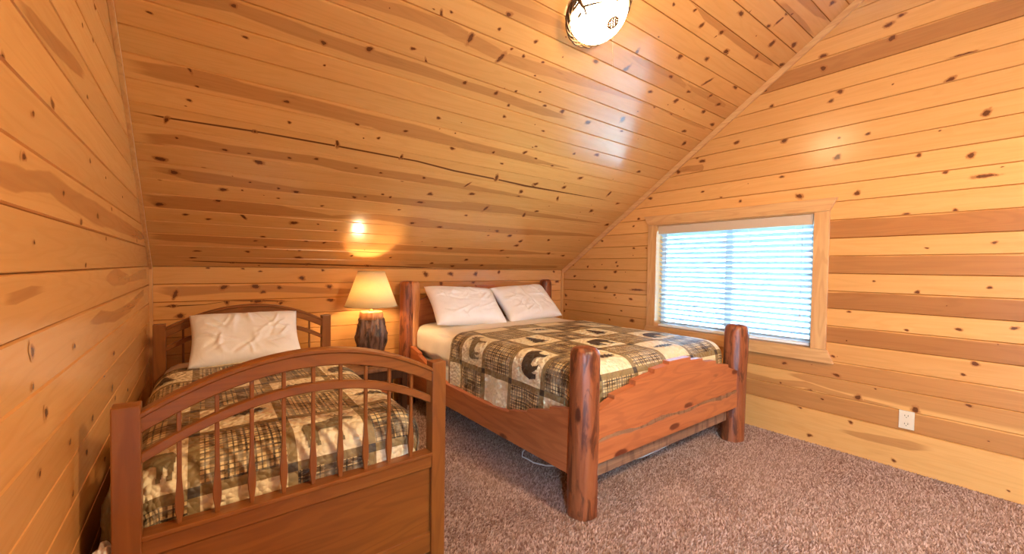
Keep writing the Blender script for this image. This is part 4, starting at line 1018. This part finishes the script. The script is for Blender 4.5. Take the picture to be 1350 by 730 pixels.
# the hem nearest the pillows slants a little
LQ = 'patchwork woodland quilt with bear and plaid squares on the log bed'
OVERRIDE[LQ] = {(0, 1): 0, (0, 3): 1, (-1, 2): 2}
cq = make_quilt(qb, LQ, '', 1.215, 3.52, 1.24, 2.88, .32, .31, 1.42, 1.46, .035, .016, 1)
for (nm, x, y, z, rx, rz, rb, seed, lab) in (
    ('pillow', 2.005, 3.35, QT+.185, 42, -3, 3, 11, 'left white pillow of the pair on the log bed, beside the lamp'),
    ('pillow', 2.76, 3.38, QT+.185, 43, 3, -2, 12, 'right white pillow of the pair on the log bed, nearest the room corner')):
    p_ = pillow_mesh(nm, .74, .48, .17, seed, CASE); p_.location = (x, y, z); p_.rotation_euler = (math.radians(rx), math.radians(rb), math.radians(rz))
    tag(p_, lab, 'pillow', 'white pillows on the log bed')
# cord under the bed
bm = bmesh.new()
pts = [(1.60, 1.945, .16), (1.60, 1.975, .125), (1.60, 1.98, .095), (1.60, 1.93, .10), (1.60, 1.87, .10), (1.60, 1.76, .125), (1.61, 1.66, .16), (1.70, 1.56, .17), (1.86, 1.53, .145), (2.02, 1.53, .12), (2.208, 1.53, .103), (2.36, 1.53, .102), (2.474, 1.53, .108), (2.55, 1.53, .125), (2.60, 1.53, .17)]
tube(bm, pts, .004, 6); tag(bmobj('power_cord', bm, CORD, smooth=True), 'thin white cord drooping under the log bed', 'cord')

# ---------------------------------------------------------------- ceiling light
n = Vector((0, -S/NS, -1/NS)); cp = Vector((1.745, 0, 0)); s_c = 2.60; cp.y = D-s_c/NS; cp.z = K+s_c*S/NS
cl = thing('ceiling_light', 'lit frosted bowl ceiling light with pinecone and antler metalwork on the slope', 'ceiling light', cp)
zax = -n; xax = Vector((1, 0, 0)); yax = zax.cross(xax)
MT = Matrix((xax, yax, zax)).transposed().to_4x4(); MT.translation = cp; cl.matrix_world = MT   # local -z points into the room
bm = bmesh.new(); lathe(bm, [(.175, 0), (.178, -.012), (.170, -.022), (.0, -.024)], 40); bmobj('base_plate', bm, BRONZE, cl, True)
bm = bmesh.new(); lathe(bm, [(.165*math.cos(a*PI/2/12), -.03-.115*math.sin(a*PI/2/12)) for a in range(13)], 40); bmobj('glass_bowl', bm, BOWL, cl, True)
bm = bmesh.new(); lathe(bm, [(.02, -.026), (.02, -.04)], 12); bmobj('bulb_socket', bm, WHITEV, cl, True)
bm = bmesh.new(); rng = random.Random(5)
for k in range(3):
    pts = []
    for t in range(61):
        a = t*2*PI/60; r = .183+.008*math.sin(a*7+k*2.1); pts.append((r*math.cos(a), r*math.sin(a), -.032+.007*math.sin(a*9+k*2.1)+rng.uniform(-.002, .002)))
    tube(bm, pts, .0055, 6, False)
for t in range(10):
    a = t*.63+rng.uniform(-.1, .1); r = .176; p = Vector((r*math.cos(a), r*math.sin(a), -.035)); q = p+Vector((-.01*math.cos(a)-.03*math.sin(a), -.01*math.sin(a)+.03*math.cos(a), -.022))*rng.uniform(.7, 1.3)
    tube(bm, [p, (p+q)/2+Vector((0, 0, -.004)), q], [.004, .003, .0015], 6)
bmobj('twig_rim', bm, BRONZE, cl, True)
def on_bowl(az, el, out=.004):   # el: 0 rim .. 1 bottom
    a = el*PI/2; r = .165*math.cos(a)+out*math.cos(a); return Vector((r*math.cos(az), r*math.sin(az), -.03-.115*math.sin(a)-out*math.sin(a)))
bm = bmesh.new()
def br(azel, r0, r1): tube(bm, [on_bowl(math.radians(a), e) for a, e in azel], [lerp(r0, r1, i/(len(azel)-1)) for i in range(len(azel))], 6)
br([(184, .0), (183, .12), (181, .24), (180, .34), (172, .46)], .013, .004); br([(181, .28), (195, .40), (210, .48), (224, .54), (232, .60)], .006, .002)
br([(214, .48), (222, .46), (232, .47)], .003, .0015); br([(184, .02), (196, .10), (206, .14)], .009, .003); br([(160, .0), (170, .08), (183, .10)], .008, .006)
bmobj('antler_branch', bm, BRONZE, cl, True)
for az, el, s_ in ((295, .90, 1.25), (20, .02, .9)):
    P_ = on_bowl(math.radians(az), el, .012); bm = bmesh.new()
    for layer in range(7):
        rr = .022*s_*math.sin(PI*(layer+1.2)/8.6); zz = (layer-3)*.0075*s_
        for k in range(8):
            a = (k+.5*(layer % 2))*2*PI/8; c0 = Vector((rr*math.cos(a), rr*math.sin(a), zz))
            t = bmesh.new(); bmesh.ops.create_icosphere(t, subdivisions=1, radius=.0062*s_)
            for v in t.verts: v.co = Vector((v.co.x, v.co.y, v.co.z*.7))+c0
            merge(bm, t)
    for v in bm.verts: v.co = Vector((v.co.x, v.co.z, v.co.y*.5))+P_
    bmobj('pinecone', bm, BROWNM, cl, True)
for az, el in ((165, .30), (262, .5)):
    P_ = on_bowl(math.radians(az), el, .004); bm = bmesh.new(); t = bmesh.new(); bmesh.ops.create_uvsphere(t, u_segments=10, v_segments=6, radius=1)
    for v in t.verts: v.co = Vector((v.co.x*.007, v.co.y*.018, v.co.z*.006))+P_
    merge(bm, t); bmobj('leaf', bm, BRONZE, cl, True)
# pull chain hangs straight down
bm = bmesh.new(); inv = MT.inverted(); w0 = cp+Vector((.035, -.09, -.15))
for k in range(30):
    t = bmesh.new(); bmesh.ops.create_icosphere(t, subdivisions=1, radius=.0022)
    for v in t.verts: v.co = inv @ (w0+Vector((0, 0, -.0062*k))+v.co)
    merge(bm, t)
bmobj('pull_chain', bm, BRASS, cl, True)
# added unseen copy on the opposite slope behind the camera, for even fill
def copy_tree(o, parent=None):
    c = o.copy(); COL.objects.link(c)
    if parent: c.parent = parent
    for ch in list(o.children): copy_tree(ch, c)
    return c

t2 = copy_tree(cl)
n2 = Vector((0, S/NS, -1/NS)); z2 = -n2; y2 = z2.cross(xax)
M2 = Matrix((xax, y2, z2)).transposed().to_4x4(); M2.translation = Vector((cp.x, 2*YR-cp.y, cp.z)); t2.matrix_world = M2
t2['label'] = 'second frosted bowl ceiling light, on the slope behind the camera'

l = bpy.data.lights.new('rear_fixture_light', 'AREA'); l.shape = 'DISK'; l.size = .34; l.energy = 56; l.color = (1, .71, .42)  # invented warm fill lamp below the copied bowl, evens out the room light
lo = bpy.data.objects.new('rear_fixture_light', l); COL.objects.link(lo); lo.parent = t2; lo.location = (0, 0, -.16)
